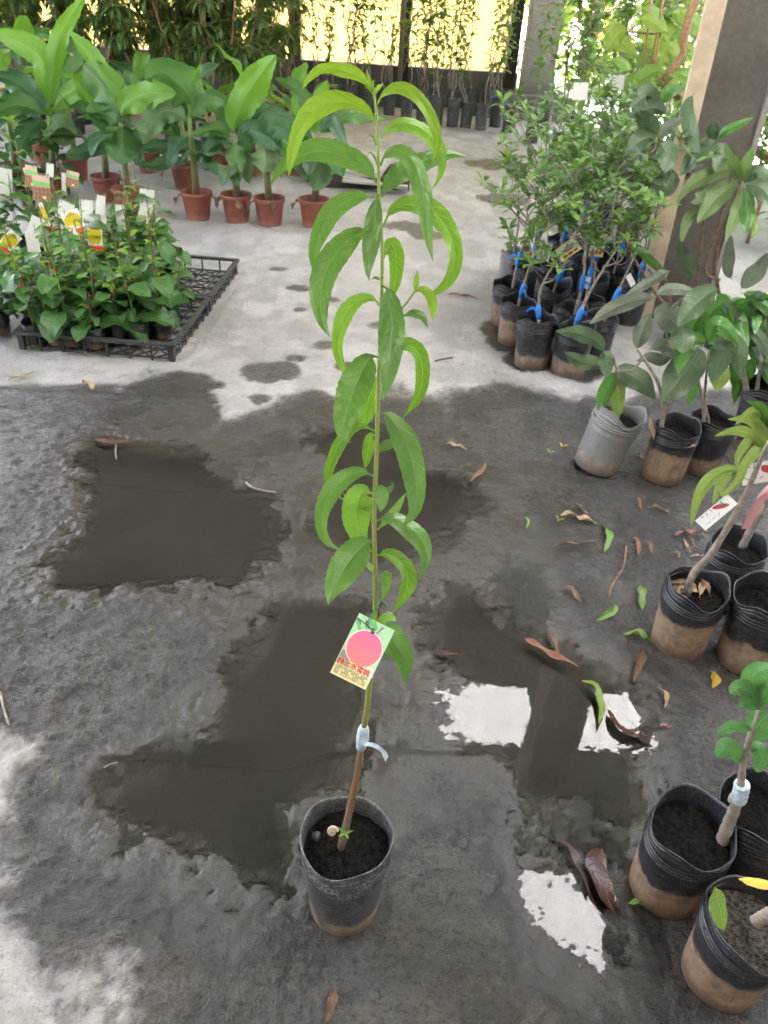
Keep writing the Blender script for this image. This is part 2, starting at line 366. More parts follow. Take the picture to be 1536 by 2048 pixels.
def concrete(name, c, stain=(.1, .08, .06), amt=.5):
    q = NT(name); p = q.obj(); a = q.noise(p, 2.2, 6, .6); b = q.noise(p, 40, 5, .7); d = q.noise(p, 160, 3)
    col = q.mix(q.ramp(b, .3, .7), tuple(x*.82 for x in c), tuple(x*1.12 for x in c))
    col = q.mix(q.math('MULTIPLY', q.ramp(a, .45, .7), amt), col, stain)
    col = q.mix(q.math('MULTIPLY', q.ramp(d, .68, .74), .6), col, tuple(x*.3 for x in c))
    q.set(Base_Color=col, Roughness=.85, Normal=q.bump(b, .3, .006)); return q.m
M['concrete'] = concrete('weathered_concrete', (.3, .28, .25))
M['concrete_dark'] = concrete('dark_concrete', (.125, .115, .095), (.06, .05, .04), .6)
M['column'] = concrete('grey_column', (.2, .188, .165))
M['low_wall'] = concrete('mossy_low_wall', (.15, .14, .125), (.06, .06, .05), .6)

def translucent(name, c, t=.75, stain=None, rib=0.):
    q = NT(name); p = q.obj(); n = q.noise(p, 2.5, 5); col = q.mix(q.ramp(n, .3, .75), tuple(x*.9 for x in c), c)
    if stain: col = q.mix(q.math('MULTIPLY', q.ramp(q.noise(p, 1.1, 5, .65), .5, .68), .55), col, stain)
    q.set(Base_Color=col, Roughness=.4); tr = q.n('BsdfTranslucent'); q.l(col, tr.inputs[0])
    mx = q.n('MixShader'); mx.inputs[0].default_value = t; q.l(q.b.outputs[0], mx.inputs[1]); q.l(tr.outputs[0], mx.inputs[2]); q.l(mx.outputs[0], q.out.inputs[0]); return q.m
M['yellow_panel'] = translucent('yellow_translucent_panel', (.44, .345, .135), .7, (.4, .27, .07))
M['skylight'] = translucent('white_translucent_sheet', (.95, .955, .96), .92)

def water():
    q = NT('shallow_water'); fr = q.n('Fresnel'); fr.inputs[0].default_value = 1.4
    g = q.n('BsdfGlossy'); g.inputs['Roughness'].default_value = .015
    tr = q.n('BsdfTransparent'); tr.inputs[0].default_value = (.95, .94, .915, 1)
    bp = q.bump(q.noise(q.obj(), 14, 3), .02, .01); q.l(bp, g.inputs['Normal']); q.l(bp, fr.inputs['Normal'])
    mx = q.n('MixShader'); q.l(fr.outputs[0], mx.inputs[0]); q.l(tr.outputs[0], mx.inputs[1]); q.l(g.outputs[0], mx.inputs[2]); q.l(mx.outputs[0], q.out.inputs[0]); return q.m
M['water'] = water()

def floormat():
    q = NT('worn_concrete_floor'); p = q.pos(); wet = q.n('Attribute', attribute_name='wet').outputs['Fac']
    n1 = q.n('Attribute', attribute_name='mott').outputs['Fac']; n0 = q.n('Attribute', attribute_name='cloud').outputs['Fac']
    n2a = q.noise(p, 62, 4, .72); n3 = q.noise(p, 210, 3, .65); n2 = q.math('ADD', q.math('MULTIPLY', n2a, .6), q.math('MULTIPLY', n3, .4))
    dry = q.mix(q.ramp(n1, .3, .72), (.36, .352, .335), (.5, .49, .47))
    dry = q.mix(q.math('MULTIPLY', q.ramp(n0, .45, .7), .4), dry, (.3, .29, .27))
    dry = q.mix(q.math('MULTIPLY', q.ramp(n2, .55, .64), .6), dry, (.2, .19, .175))
    dmp = q.mix(q.ramp(n1, .28, .72), (.047, .0435, .037), (.095, .0885, .077))
    dmp = q.mix(q.math('MULTIPLY', q.ramp(n2, .5, .6), .75), dmp, (.03, .028, .024))
    dmp = q.mix(q.math('MULTIPLY', q.ramp(n2, .46, .36), .45), dmp, (.13, .122, .107))
    wt = q.mix(q.ramp(n0, .3, .7), (.036, .0345, .031), (.052, .05, .0455))
    e = q.math('ADD', wet, q.math('MULTIPLY', q.math('SUBTRACT', n1, .5), .2))
    e = q.math('ADD', e, q.math('MULTIPLY', q.math('SUBTRACT', n2, .5), .1))
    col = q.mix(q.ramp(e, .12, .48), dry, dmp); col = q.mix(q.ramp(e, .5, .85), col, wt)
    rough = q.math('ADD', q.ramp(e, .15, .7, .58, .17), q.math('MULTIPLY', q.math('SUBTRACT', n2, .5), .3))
    bn = q.n('Bump'); bn.inputs['Distance'].default_value = .017; q.l(n2, bn.inputs['Height']); q.l(q.ramp(wet, .68, 1., 1., .28), bn.inputs['Strength'])
    q.set(Base_Color=col, Roughness=rough, Normal=bn.outputs[0]); q.l(q.ramp(wet, .93, 1., .4, .03), q.b.inputs['Specular IOR Level']); return q.m
M['floor'] = floormat()
M['ground'] = concrete('pale_sunlit_ground', (.5, .48, .44), (.35, .33, .28), .4)

# ------------------------------------------------------------------ floor with relief, damp patches, puddles and shade painted round the pots
PUD = [
 [(175,880),(230,862),(330,880),(430,930),(540,1000),(548,1060),(525,1120),(500,1168),(430,1180),(370,1172),(260,1172),(140,1195),(85,1185),(95,1140),(140,1090),(170,1010),(180,940)],
 [(600,1195),(660,1185),(722,1200),(745,1240),(735,1330),(715,1420),(700,1500),(690,1570),(640,1600),(600,1640),(600,1720),(560,1760),(480,1772),(400,1748),(330,1700),(235,1662),(208,1610),(218,1562),(270,1535),(370,1520),(395,1450),(440,1380),(490,1300),(540,1230)],
 [(620,862),(680,846),(740,850),(800,900),(840,935),(900,960),(990,1010),(930,1040),(870,1090),(800,1130),(720,1110),(640,1060),(650,1010),(665,950),(630,900)],
 [(885,1160),(960,1175),(1010,1225),(1090,1255),(1160,1295),(1230,1352),(1295,1420),(1320,1490),(1300,1560),(1310,1650),(1250,1700),(1205,1690),(1180,1610),(1150,1610),(1145,1685),(1060,1685),(1020,1600),(1000,1520),(930,1472),(905,1412),(915,1372),(862,1290),(855,1205)],
 [(1082,1742),(1112,1738),(1150,1775),(1182,1810),(1196,1850),(1211,1886),(1196,1910),(1168,1880),(1140,1845),(1108,1825),(1092,1785)],
]
PUDW = [gpoly(p) for p in PUD]
DAMP = gpoly([(-400,772),(0,772),(190,768),(330,758),(372,800),(402,850),(480,862),(560,850),(640,792),(700,775),(860,790),(1000,765),(1150,800),(1300,790),(1800,760),(2600,2600),(1500,3000),(400,3000),(200,2060),(172,1960),(195,1900),(135,1835),(75,1790),(82,1720),(62,1650),(42,1565),(-60,1520),(-500,1500)])
SPOTS = [((815,455),.16),((850,470),.12),((548,742),.13),((652,690),.07),((598,580),.07),((600,622),.05),((762,652),.07),((655,600),.04),((520,800),.05),((700,735),.07),((590,720),.06),((1010,400),.2),((980,330),.25),((560,540),.05)]
def axis(lo, a, b, hi, st, grow=1.07, mx=.5):
    c = list(np.arange(a, b+1e-9, st)); s = st; x = c[-1]
    while x < hi: s = min(s*grow, mx); x += s; c.append(x)
    s = st; x = a; L = []
    while x > lo: s = min(s*grow, mx); x -= s; L.append(x)
    return np.array(L[::-1]+c)
gx = axis(-9, -1.05, 1.15, 9, .005, 1.045); gy = axis(-4, .42, 2.6, 11.2, .005, 1.02, .1)
XX, YY = np.meshgrid(gx, gy); x = XX.ravel(); y = YY.ravel()
near = np.exp(-np.clip(y-2.6, 0, 9)*.6)
n_s = fbm(x, y, 22, 4, 11, .75); n_m = fbm(x, y, 6, 3, 31); n_l = fbm(x, y, 1.4, 3, 51)
jit = (n_m-.5)*.16+(n_s-.5)*.07
h = .0050+(n_s-.5)*.02*near+(n_m-.5)*.010+(n_l-.5)*.004
wet = np.zeros_like(x)
d = sdf(DAMP, x, y); wet = np.maximum(wet, .55*smooth01(.09, -.12, d+jit*1.5))
wet = wet*(.8+.4*fbm(x, y, 2.6, 3, 71))
d = sdf(gpoly([(180,800),(330,800),(400,870),(640,800),(900,850),(1060,1000),(1210,1250),(1360,1450),(1350,1700),(1230,1930),(1100,1880),(1000,1720),(800,1760),(560,1810),(380,1800),(190,1690),(180,1540),(370,1400),(330,1235),(50,1225),(110,1000)]), x, y); wet = np.maximum(wet, .92*smooth01(.18, -.12, d+jit*1.4)*(.82+.36*fbm(x, y, 5, 3, 77)))
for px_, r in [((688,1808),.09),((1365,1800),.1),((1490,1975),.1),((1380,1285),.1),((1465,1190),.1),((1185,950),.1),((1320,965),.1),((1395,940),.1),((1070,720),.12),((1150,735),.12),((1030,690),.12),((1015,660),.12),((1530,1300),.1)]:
    g = G(*px_); wet = np.maximum(wet, .8*smooth01(.05, -.03, np.hypot(x-g[0], y-g[1])-r+jit*.4))  # contact shade of the front pots, painted as a darker ring
for (sx, sy), r in SPOTS:
    g = G(sx, sy); q = np.hypot((x-g[0]), (y-g[1])*1.2)-r
    wet = np.maximum(wet, .42*smooth01(.03, -.03, q+jit*.6))
for i, P in enumerate(PUDW):
    d = sdf(P, x, y)+jit*.35
    wet = np.maximum(wet, .9*smooth01(.30, .05, d+jit*.9)); wet = np.maximum(wet, smooth01(.02, -.05, d))
    iw = smooth01(.0, -.06, d); h = h*(1-.8*iw)-.0125*smooth01(.08, -.09, d)+.002*iw
g = G(300, 830); q = np.hypot(x-g[0], (y-g[1])*.7)-.22; wet = np.maximum(wet, .85*smooth01(.1, -.05, q+jit))
for A_, B_ in [((150,962),(600,985)),((200,1522),(1000,1505)),((-200,775),(420,792)),((430,1140),(560,1150))]:
    A_, B_ = G(*A_)[:2], G(*B_)[:2]; e_ = B_-A_; L_ = np.hypot(*e_); e_ = e_/L_; al = (x-A_[0])*e_[0]+(y-A_[1])*e_[1]; ac = -(x-A_[0])*e_[1]+(y-A_[1])*e_[0]+(n_m-.5)*.05
    k_ = np.exp(-(ac/.006)**2)*((al > 0) & (al < L_))*smooth01(.35, .6, fbm(x, y, 5, 2, 131)+.12); h = h-.005*k_; wet = np.minimum(1, wet+.45*k_)
dmin = np.min([sdf(P, x, y) for P in PUDW], axis=0); h = np.where(dmin > .05, np.maximum(h, .0008), h)
pit = smooth01(.64, .8, fbm(x, y, 30, 2, 141)); h = h-.002*pit*near*(h > .004); wet = np.minimum(1, wet+.06*pit)
me = bpy.data.meshes.new('floor')
nx, ny = len(gx), len(gy); nv = nx*ny
me.vertices.add(nv); me.vertices.foreach_set('co', np.column_stack([x, y, h]).astype(np.float32).ravel())
ii = (np.arange(ny-1)[:, None]*nx+np.arange(nx-1)[None]).ravel()
quads = np.column_stack([ii, ii+1, ii+nx+1, ii+nx]); nq = len(quads)
me.loops.add(nq*4); me.loops.foreach_set('vertex_index', quads.ravel().astype(np.int32))
me.polygons.add(nq); me.polygons.foreach_set('loop_start', (np.arange(nq)*4).astype(np.int32)); me.polygons.foreach_set('loop_total', np.full(nq, 4, np.int32))
me.polygons.foreach_set('use_smooth', np.ones(nq, bool))
a = me.attributes.new('wet', 'FLOAT', 'POINT'); a.data.foreach_set('value', wet.astype(np.float32))  # real damp plus the contact shade painted round the pots
a = me.attributes.new('mott', 'FLOAT', 'POINT'); a.data.foreach_set('value', fbm(x, y, 9, 5, 91, .6).astype(np.float32))
a = me.attributes.new('cloud', 'FLOAT', 'POINT'); a.data.foreach_set('value', fbm(x, y, 1.3, 5, 101, .6).astype(np.float32))
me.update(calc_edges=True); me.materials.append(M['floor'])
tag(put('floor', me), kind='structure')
c_ = .02
for i_, P in enumerate(PUDW):          # a thin water sheet a little wider than each puddle; the rising floor gives its outline
    i0 = np.floor((P.min(0)-.1)/c_).astype(int); i1 = np.ceil((P.max(0)+.1)/c_).astype(int)
    a_, b_ = np.meshgrid(np.arange(i0[0], i1[0]), np.arange(i0[1], i1[1])); a_ = a_.ravel(); b_ = b_.ravel()
    ds = np.array([sdf(Q, (a_+.5)*c_, (b_+.5)*c_) for Q in PUDW]); ok = (ds[i_] < .07) & (ds.argmin(0) == i_)
    idx = {}; vv_ = []; ff_ = []
    for a, b in zip(a_[ok], b_[ok]):
        q_ = []
        for k_ in ((a, b), (a+1, b), (a+1, b+1), (a, b+1)):
            if k_ not in idx: idx[k_] = len(vv_); vv_.append((k_[0]*c_, k_[1]*c_, 0.))
            q_.append(idx[k_])
        ff_.append(q_)
    tag(wpart('puddle', vv_, ff_, M['water']), kind='structure')
wpart('ground', [(-150, -150, -.03), (150, -150, -.03), (150, 200, -.03), (-150, 200, -.03)], [[0, 1, 2, 3]], M['ground'])['kind'] = 'structure'
FZ = .003

# ------------------------------------------------------------------ the open shed: roof with skylight sheets, beams, back wall
ZR = 3.8; BW = 10.2
shed = thing('nursery_shed', (0, 10.2, 0), 'open nursery shed with sheet roof and yellow translucent back wall', 'shed')
def corr(x0, x1, y0, y1, z):
    n = max(2, int((x1-x0)/.038)); xs = np.linspace(x0, x1, n+1); zz = z+.012*np.sin(xs*2*math.pi/.152)
    v = np.vstack([np.column_stack([xs, np.full(n+1, y0), zz]), np.column_stack([xs, np.full(n+1, y1), zz])])
    return v, [[i, i+1, n+2+i, n+1+i] for i in range(n)]
RX0, RX1 = -6.5, 6.5  # roof stretched sideways and behind the camera to dim the interior
SK_ADDED = [(-3.6, -2.6), (1.4, 2.4)]  # unseen skylights added for overhead light
rows = [(-5, -3.6, []), (-3.6, -2.8, SK_ADDED), (-2.8, -1.4, []), (-1.4, -.5, SK_ADDED), (-.5, .25, []), (.25, .95, SK_ADDED), (.95, 1.35, []), (1.35, 2.0, SK_ADDED), (2.0, 2.3, []), (2.3, 3.12, [(1.1, 2.5)]), (3.12, 4.19, []),
        (4.19, 4.86, [(.45, 1.36), (1.72, 2.6), (2.95, 3.9)]), (4.86, 5.9, []), (5.9, 7.1, [(2.9, 4.)]), (7.1, 9.0, [])]
for y0, y1, sk in rows:
    xs = RX0
    for a, b in sk+[(RX1, RX1)]:
        if a-xs > .02:
            v, f = corr(xs, a, y0, y1+.03, ZR); wpart('roof_sheet', v, f, M['roofing'], shed)
        if b > a:
            v, f = corr(a-.03, b+.03, y0, y1+.03, ZR+.03); wpart('skylight', v, f, M['skylight'], shed)
        xs = b
v, f = corr(RX0, 1.75, 9.0, 12.6, ZR); wpart('roof_sheet', v, f, M['roofing'], shed)  # runs past the wall as an added overhang shading its yellow panels
for yb in (-4.8, -.1, 2.3, 5.6, 8.0):
    v, f = box((0, yb, ZR-.1), (RX1-RX0, .1, .14)); wpart('beam', v, f, M['dark_wood'], shed, smooth=False)
# back wall
xc0 = AT(1040, 120, BW)[0]; xc1 = AT(1108, 120, BW-.3)[0]
v, f = box(((xc0-6.2)/2, BW+.06, .18), (xc0+6.2, .14, .42)); wpart('low_wall', v, f, M['low_wall'], shed, smooth=False)
posts = [-6.1, -4.3, -2.9, AT(590, 60, BW)[0], AT(812, 60, BW)[0], AT(1031, 60, BW)[0]]
for i, px_ in enumerate(posts):
    v, f = box((px_, BW-.02, ZR/2), (.12 if i != 4 else .1, .1, ZR-.1)); wpart('post', v, f, M['dark_wood'], shed, smooth=False)
    if i:
        v, f = corr(posts[i-1]+.02, px_-.02, 0, 3.3, 0); v = np.column_stack([v[:, 0], BW+.08+v[:, 2]*.5, v[:, 1]+.395])
        wpart('wall_panel', v, f, M['yellow_panel'], shed)
v, f = box(((posts[0]+posts[-1])/2, BW+.02, 2.3), (posts[-1]-posts[0], .05, .08)); wpart('rail', v, f, M['dark_wood'], shed, smooth=False)
v, f = tube([AT(799, 165, BW-.12)*[1, 1, 0]+[0, 0, 0], AT(799, 165, BW-.12)*[1, 1, 0]+[0, 0, 3.7]], .03, 10); wpart('pale_pole', v, f, M['concrete'], shed)
v, f = box(((xc0+xc1)/2+.02, BW-.18, ZR/2-.02), (xc1-xc0, .36, ZR-.06)); wpart('column', v, f, M['column'], shed, smooth=False)
v, f = box(((xc0+xc1)/2+.05, BW-.3, .1), (xc1-xc0+.45, .5, .28)); wpart('column_footing', v, f, M['column'], shed, smooth=False)
# added walls out of view, closing the sides to dim the interior
v, f = box((0, -5.1, 1.9), (13.2, .15, 3.8)); wpart('added_front_wall', v, f, M['concrete'], shed, smooth=False)
v, f = box((6.6, -1.0, 1.9), (.15, 8.0, 3.8)); wpart('added_side_wall', v, f, M['concrete'], shed, smooth=False)
v, f = box((-6.6, -2.5, 1.9), (.15, 5.0, 3.8)); wpart('added_side_wall', v, f, M['concrete'], shed, smooth=False)
# right pillar and plank
pb0 = G(1297, 640); pb1 = G(1402, 640); pw = pb1[0]-pb0[0]
o = thing('concrete_pillar', ((pb0[0]+pb1[0])/2, pb0[1]+.16, 0), 'stained grey concrete pillar beside the pale plank', 'pillar')
v, f = box((0, 0, ZR/2-.05), (pw, .3, ZR-.1))
me_ = mesh('shaft', v, f, M['concrete_dark'], smooth=False); put('shaft', me_, o)
v, f = box((pw/2-.012, -.155, ZR/2-.1), (.024, .03, ZR-.4)); put('corner_strip', mesh('corner_strip', v, f, M['concrete'], smooth=False), o)
a = AT(1283, 640, pb0[1]-.03); b = AT(1433, 0, pb0[1]-.03); b = a+(b-a)*2.6
v, f = beam(a-(b-a)*.005, b, .08, .022, up=(0, 1, 0)); o = wpart('wooden_plank', v, f, M['wood_plank'], smooth=False)
tag(o, 'long pale wooden plank standing upright against the concrete pillar', 'plank')
# grey board lying on dark timber on the floor
c = G(705, 362); o = thing('board_stack', (c[0], c[1], 0), 'grey flat board resting on dark timber pieces on the concrete floor', 'board')
R = rotz(-.12)
v, f = box((0, .12, .11), (.52, .75, .035), R); put('board', mesh('board', v, f, M['slab'], smooth=False), o)
for k, (dx, dy_, w) in enumerate([(-.1, -.1, .5), (.1, .2, .6), (.12, -.2, .62)]):
    v, f = box((dx, dy_, .045), (w, .1, .085), R@rotz(.1*k)); put('timber', mesh('timber', v, f, M['dark_wood'], smooth=False), o)
for k in range(3):
    v, f = beam((-.05, -.27-.05*k, .1-.01*k), (.42, -.3-.04*k, .03+.02*k), .03, .015); put('slat', mesh('slat', v, f, M['slab'], smooth=False), o)

# ------------------------------------------------------------------ pots
def potmesh(name, R=.078, rb=.064, Hh=.21, mat=None, seed=0, ribs=5, wob=.03, soil=.04, k=40):
    r = np.random.default_rng(seed); ph = r.uniform(0, 6.28, 4); am = r.uniform(.4, 1, 4)
    pr = [(0.001, .004), (rb*.8, .003), (rb*.96, .0), (rb, .006)]
    for t in np.linspace(.08, .76, 8): pr.append((rb+(R*.97-rb)*t, Hh*t))
    for i in range(ribs*4):
        t = .77+.21*i/(ribs*4); pr.append((R*.975+R*.026*math.cos(i*math.pi/2), Hh*t))
    pr += [(R*1.01, Hh*.99), (R*1.012, Hh), (R*.985, Hh), (R*.965, Hh*.975)]
    for i in range(9): pr.append((R*.945+R*.012*math.cos(i*math.pi/2), Hh*.96-(soil+.02)*i/8))
    def mod(i, n, rr, z, a):
        t = (z/Hh)**2
        q = rr*(1+wob*t*(am[0]*np.cos(2*a+ph[0])+.6*am[1]*np.cos(3*a+ph[1]))+wob*.35*(1-t)*np.cos(2*a+ph[2]))
        zz = z+t*wob*.16*(R/.078)*(am[2]*np.sin(2*a+ph[2])+.5*np.sin(5*a+ph[3]))*(z > Hh*.9)
        return q, np.broadcast_to(zz, a.shape)
    v, f = lathe(pr, k, mod); return mesh(name, v, f, mat)
def soilmesh(R, seed=0, mat=None, amp=.006):
    r = np.random.default_rng(seed); k = 30; rr = np.linspace(0, 1, 13)[1:]
    v = [(0, 0, amp*.5)]
    for q in rr:
        for j in range(k):
            a = j*2*math.pi/k; X, Y = R*q*math.cos(a), R*q*math.sin(a); v.append((X, Y, 0))
    v = np.array(v); n = fbm(v[:, 0]+seed, v[:, 1]+3*seed, 60, 4, seed)-.5
    v[:, 2] = n*amp*2.2-.003*(np.hypot(v[:, 0], v[:, 1])/R)**4
    f = [[0, 1+j, 1+(j+1) % k] for j in range(k)]
    for i in range(len(rr)-1):
        for j in range(k): a = 1+i*k; f.append([a+j, a+k+j, a+k+(j+1) % k, a+(j+1) % k])
    return mesh('soil', v, f, mat)
POT = {m: [potmesh('pot', .078, .065, .2, M[m], s, 5, .085) for s in range(3)] for m in ('pot_mud', 'pot_mud2', 'pot_dark', 'pot_grey')}
SOIL = [soilmesh(.0735, s, M['soil']) for s in range(3)]
SOILD = soilmesh(.0735, 9, M['soil_dry'], .008)
def blackpot(o, m='pot_mud', sc=1., tilt=(0, 0), s=None, dry=False, zs=.2*.82):
    s = random.randrange(3) if s is None else s; rz = random.uniform(0, 6.28)
    p = put('pot', POT[m][s], o, (0, 0, FZ), (tilt[0], tilt[1], 0), sc)
    q = put('soil', SOILD if dry else SOIL[s], o, (math.sin(tilt[1])*zs*sc, -math.sin(tilt[0])*zs*sc, FZ+zs*sc), (tilt[0], tilt[1], 0), sc)
    return p

# ------------------------------------------------------------------ the peach sapling
b0 = G(688, 1808); Y0 = b0[1]
sap = thing('potted_peach_sapling', (b0[0], b0[1], 0), 'tall slender peach sapling with long arching green leaves in a lime-dusted black pot', 'sapling')
put('pot', potmesh('pot', .0775, .0625, .212, M['pot_main'], 5, 5, .045, .035, 64), sap, (0, 0, FZ))
put('soil', soilmesh(.0725, 4, M['soil'], .008), sap, (0, 0, FZ+.176))
SP = [(678,1712,20),(682,1695,20),(697,1630,19),(712,1560,18),(721,1505,17),(728,1455,16),(735,1410,15),(741,1340,14),(747,1290,14),(751,1220,13),(750,1130,13),(748,1040,12),(751,960,11.5),(754,880,11),(756,790,11),(760,700,10.5),(763,600,10),(764,500,10),(760,420,9.5),(757,340,9),(755,270,8),(752,215,7),(746,175,5)]
SP3 = np.array([AT(x_, y_, Y0) for x_, y_, w in SP]); SR = np.array([w/2/PPM(AT(x_, y_, Y0)) for x_, y_, w in SP])
lo = [i for i in range(len(SP)) if SP[i][1] >= 1200]; k = lo[-1]
q = NT('peach_stem'); p_ = q.pos(); z_ = q.n('SeparateXYZ'); q.l(p_, z_.inputs[0]); nz = q.noise(p_, 90, 5, .7)
c_ = q.mix(q.ramp(q.math('ADD', z_.outputs[2], q.math('MULTIPLY', nz, .06)), .27, .36), (.19, .135, .095), (.21, .125, .06))
c_ = q.mix(q.ramp(q.math('ADD', z_.outputs[2], q.math('MULTIPLY', nz, .08)), .44, .66), c_, (.25, .29, .065))
c_ = q.mix(q.ramp(z_.outputs[2], .7, 1.2), c_, (.28, .38, .09))
c_ = q.mix(q.math('MULTIPLY', q.ramp(q.noise(p_, 140, 2), .66, .72), .6), c_, (.05, .035, .02))
q.set(Base_Color=c_, Roughness=.5, Normal=q.bump(nz, .4, .003)); M['peach_stem'] = q.m
SR = SR*np.where(SR > .005, .8, .92); n_ = 90; Pq = spline(SP3, n_); Rq = np.interp(np.linspace(0, 1, n_), np.linspace(0, 1, len(SR)), SR)
Rq = Rq*(1+.12*np.maximum(0, np.sin(np.arange(n_)*1.9))**6)
v, f = tube(Pq, Rq, 12); wpart('stem', v, f, M['peach_stem'], sap)
LV = [ # pts, width, dy(base,tip), theta, mat, under
 ([(743,180),(728,162),(702,147),(665,138),(638,143),(617,160),(604,180)],30,(0,-.01),(25,35),'peach_top',0),
 ([(756,207),(764,192),(782,180),(803,178),(828,190),(850,215),(867,248),(875,278),(873,303),(862,327)],31,(0,-.03),(30,10),'peach_top',1),
 ([(753,248),(737,226),(706,208),(672,204),(638,216),(610,243),(593,277),(582,320),(577,357)],48,(0,-.04),(35,15),'peach_top',0),
 ([(754,367),(733,338),(694,316),(652,303),(612,308),(576,326),(552,350),(541,372)],56,(0,.02),(15,25),'peach',0),
 ([(762,278),(775,260),(795,249),(818,247),(842,257),(865,276),(881,299),(886,328),(880,354),(865,378)],36,(0,.03),(25,25),'peach_light',0),
 ([(762,395),(777,368),(801,344),(835,326),(870,314),(903,307),(934,314)],50,(0,.05),(5,25),'peach_dark',0),
 ([(760,332),(769,313),(786,303),(806,305),(827,325),(840,356),(849,400),(853,440),(858,482),(866,523)],46,(0,-.05),(20,5),'peach',0),
 ([(750,395),(722,393),(692,404),(662,430),(642,463),(631,500),(629,530),(633,556)],48,(0,-.02),(10,30),'peach',0),
 ([(756,388),(752,415),(747,455),(741,500),(736,540),(739,562)],46,(-.01,-.05),(5,10),'peach_dark',0),
 ([(768,450),(780,425),(806,410),(836,412),(872,430),(900,470),(909,512),(900,552),(880,578),(858,588),(840,580)],46,(0,.02),(15,40),'peach_light',1),
 ([(748,462),(716,468),(686,492),(660,526),(645,565),(640,605),(646,645),(661,675)],66,(0,-.05),(5,10),'peach',0),
 ([(765,520),(782,488),(792,510),(792,545),(786,580),(776,604)],38,(.01,.05),(0,20),'peach_light',1),
 ([(763,572),(776,582),(783,640),(781,700),(774,760),(766,802)],66,(-.01,-.06),(0,0),'peach_dark',0),
 ([(758,612),(750,600),(732,596),(710,606),(690,632),(679,668),(677,702),(687,738),(700,760)],38,(0,.03),(20,20),'peach_light',0),
 ([(760,712),(786,696),(815,690),(836,706),(845,738),(841,780),(826,810),(804,838)],38,(.01,.05),(20,10),'peach_light',1),
 ([(757,716),(742,714),(722,748),(703,795),(690,838),(687,870),(701,886)],82,(0,-.05),(0,15),'peach',0),
 ([(757,752),(747,765),(737,800),(729,836),(712,864)],46,(.02,.05),(0,0),'peach_light',1),
 ([(754,872),(742,872),(736,900),(730,938)],30,(.01,.03),(0,10),'peach_light',1),
 ([(752,862),(715,850),(684,878),(665,915),(656,952),(668,984),(692,1003)],30,(.01,.05),(30,10),'peach_light',1),
 ([(756,832),(768,826),(790,848),(811,884),(826,932),(833,980),(829,1022),(812,1046),(806,1058)],64,(0,-.05),(0,15),'peach_dark',0),
 ([(755,908),(768,893),(788,887),(803,903)],26,(.01,.02),(0,10),'peach_dark',0),
 ([(749,953),(722,944),(692,955),(663,984),(647,1020),(645,1058),(657,1084),(681,1101)],46,(0,-.03),(0,25),'peach',0),
 ([(748,988),(726,984),(714,1010),(714,1050),(724,1085),(744,1104)],72,(.01,.02),(0,0),'peach_light',0),
 ([(750,972),(762,982),(764,1003),(760,1024)],34,(-.005,-.03),(0,10),'peach',0),
 ([(752,1005),(772,985),(784,972),(783,960)],18,(.01,.02),(0,10),'peach_dark',0),
 ([(753,1042),(776,1035),(806,1046),(836,1070),(852,1100),(852,1132),(834,1164)],46,(0,-.03),(10,40),'peach_dark',0),
 ([(752,1112),(772,1108),(795,1118),(812,1142),(815,1168),(804,1197),(784,1226)],40,(0,-.02),(30,20),'peach_light',1),
 ([(750,1083),(730,1088),(702,1118),(680,1152),(664,1182),(656,1209)],82,(0,-.05),(0,0),'peach',0),
 ([(755,1166),(774,1147),(773,1172),(763,1202)],24,(0,-.02),(20,10),'peach_light',0),
 ([(752,1246),(768,1256),(790,1288),(808,1322),(811,1368)],66,(.01,.02),(0,0),'peach_dark',0),
 ([(752,1243),(764,1236),(778,1233),(792,1242)],26,(0,-.03),(20,40),'peach_light',0),
 ([(745,184),(740,165),(733,138)],9,(0,.01),(0,10),'peach_top',0),
 ([(750,188),(756,176),(766,168)],12,(0,-.02),(0,10),'peach_top',0),
 ([(747,186),(744,172),(748,158)],9,(0,-.01),(0,10),'peach_top',0),
 ([(748,190),(738,178),(728,172)],6,(0,0),(0,10),'peach_top',0),
 ([(753,292),(746,275),(738,270),(735,277)],6,(0,0),(0,10),'peach',0),
 ([(755,330),(748,312),(740,305),(733,311)],6,(0,0),(0,10),'peach',0),
 ([(756,243),(768,238),(777,236)],7,(0,0),(0,10),'peach',0),
 ([(762,560),(750,555),(744,559)],8,(0,0),(0,10),'peach_dark',0),
 ([(752,1040),(740,1020),(700,1003),(686,985)],14,(.01,.03),(0,10),'peach_light',0),
 ([(755,1060),(790,1020),(812,985)],22,(.01,.04),(0,10),'peach_light',0),
 ([(751,1145),(738,1132),(728,1118)],14,(.01,.03),(0,10),'peach_light',0),
]
for pts, w, dy, th, mt, un in LV:
    w_ = w*.98
    big = w > 26
    v, f, u = pxblade(pts, w_, Y0, dy, th, fold=.58 if big else .6, n=34 if big else 12, nu=9 if big else 3, a=.62, b=1.0, pet=.055 if big else .1, under=bool(un), wav=.2, curl=.28, serr=.035 if big else 0)
    wpart('leaf', v, f, M[mt], sap, u)
# side shoot
sh = np.array([AT(764, 650, Y0), AT(790, 628, Y0+.01), AT(813, 606, Y0+.01), AT(830, 582, Y0+.01)])
v, f = tube(spline(sh, 12), np.linspace(.0018, .0009, 12), 6); wpart('shoot', v, f, M['green_stem'], sap)
for pts, w in [([(828,584),(845,578),(860,590),(867,612),(865,642)],22), ([(830,584),(832,566),(835,540)],12), ([(806,632),(828,626),(846,634),(856,656)],18)]:
    v, f, u = pxblade(pts, w, Y0+.01, (0, 0), (10, 30), n=14, nu=5); wpart('leaf', v, f, M['peach_top'] if pts[0][1] < 600 else M['peach_dark'], sap, u)
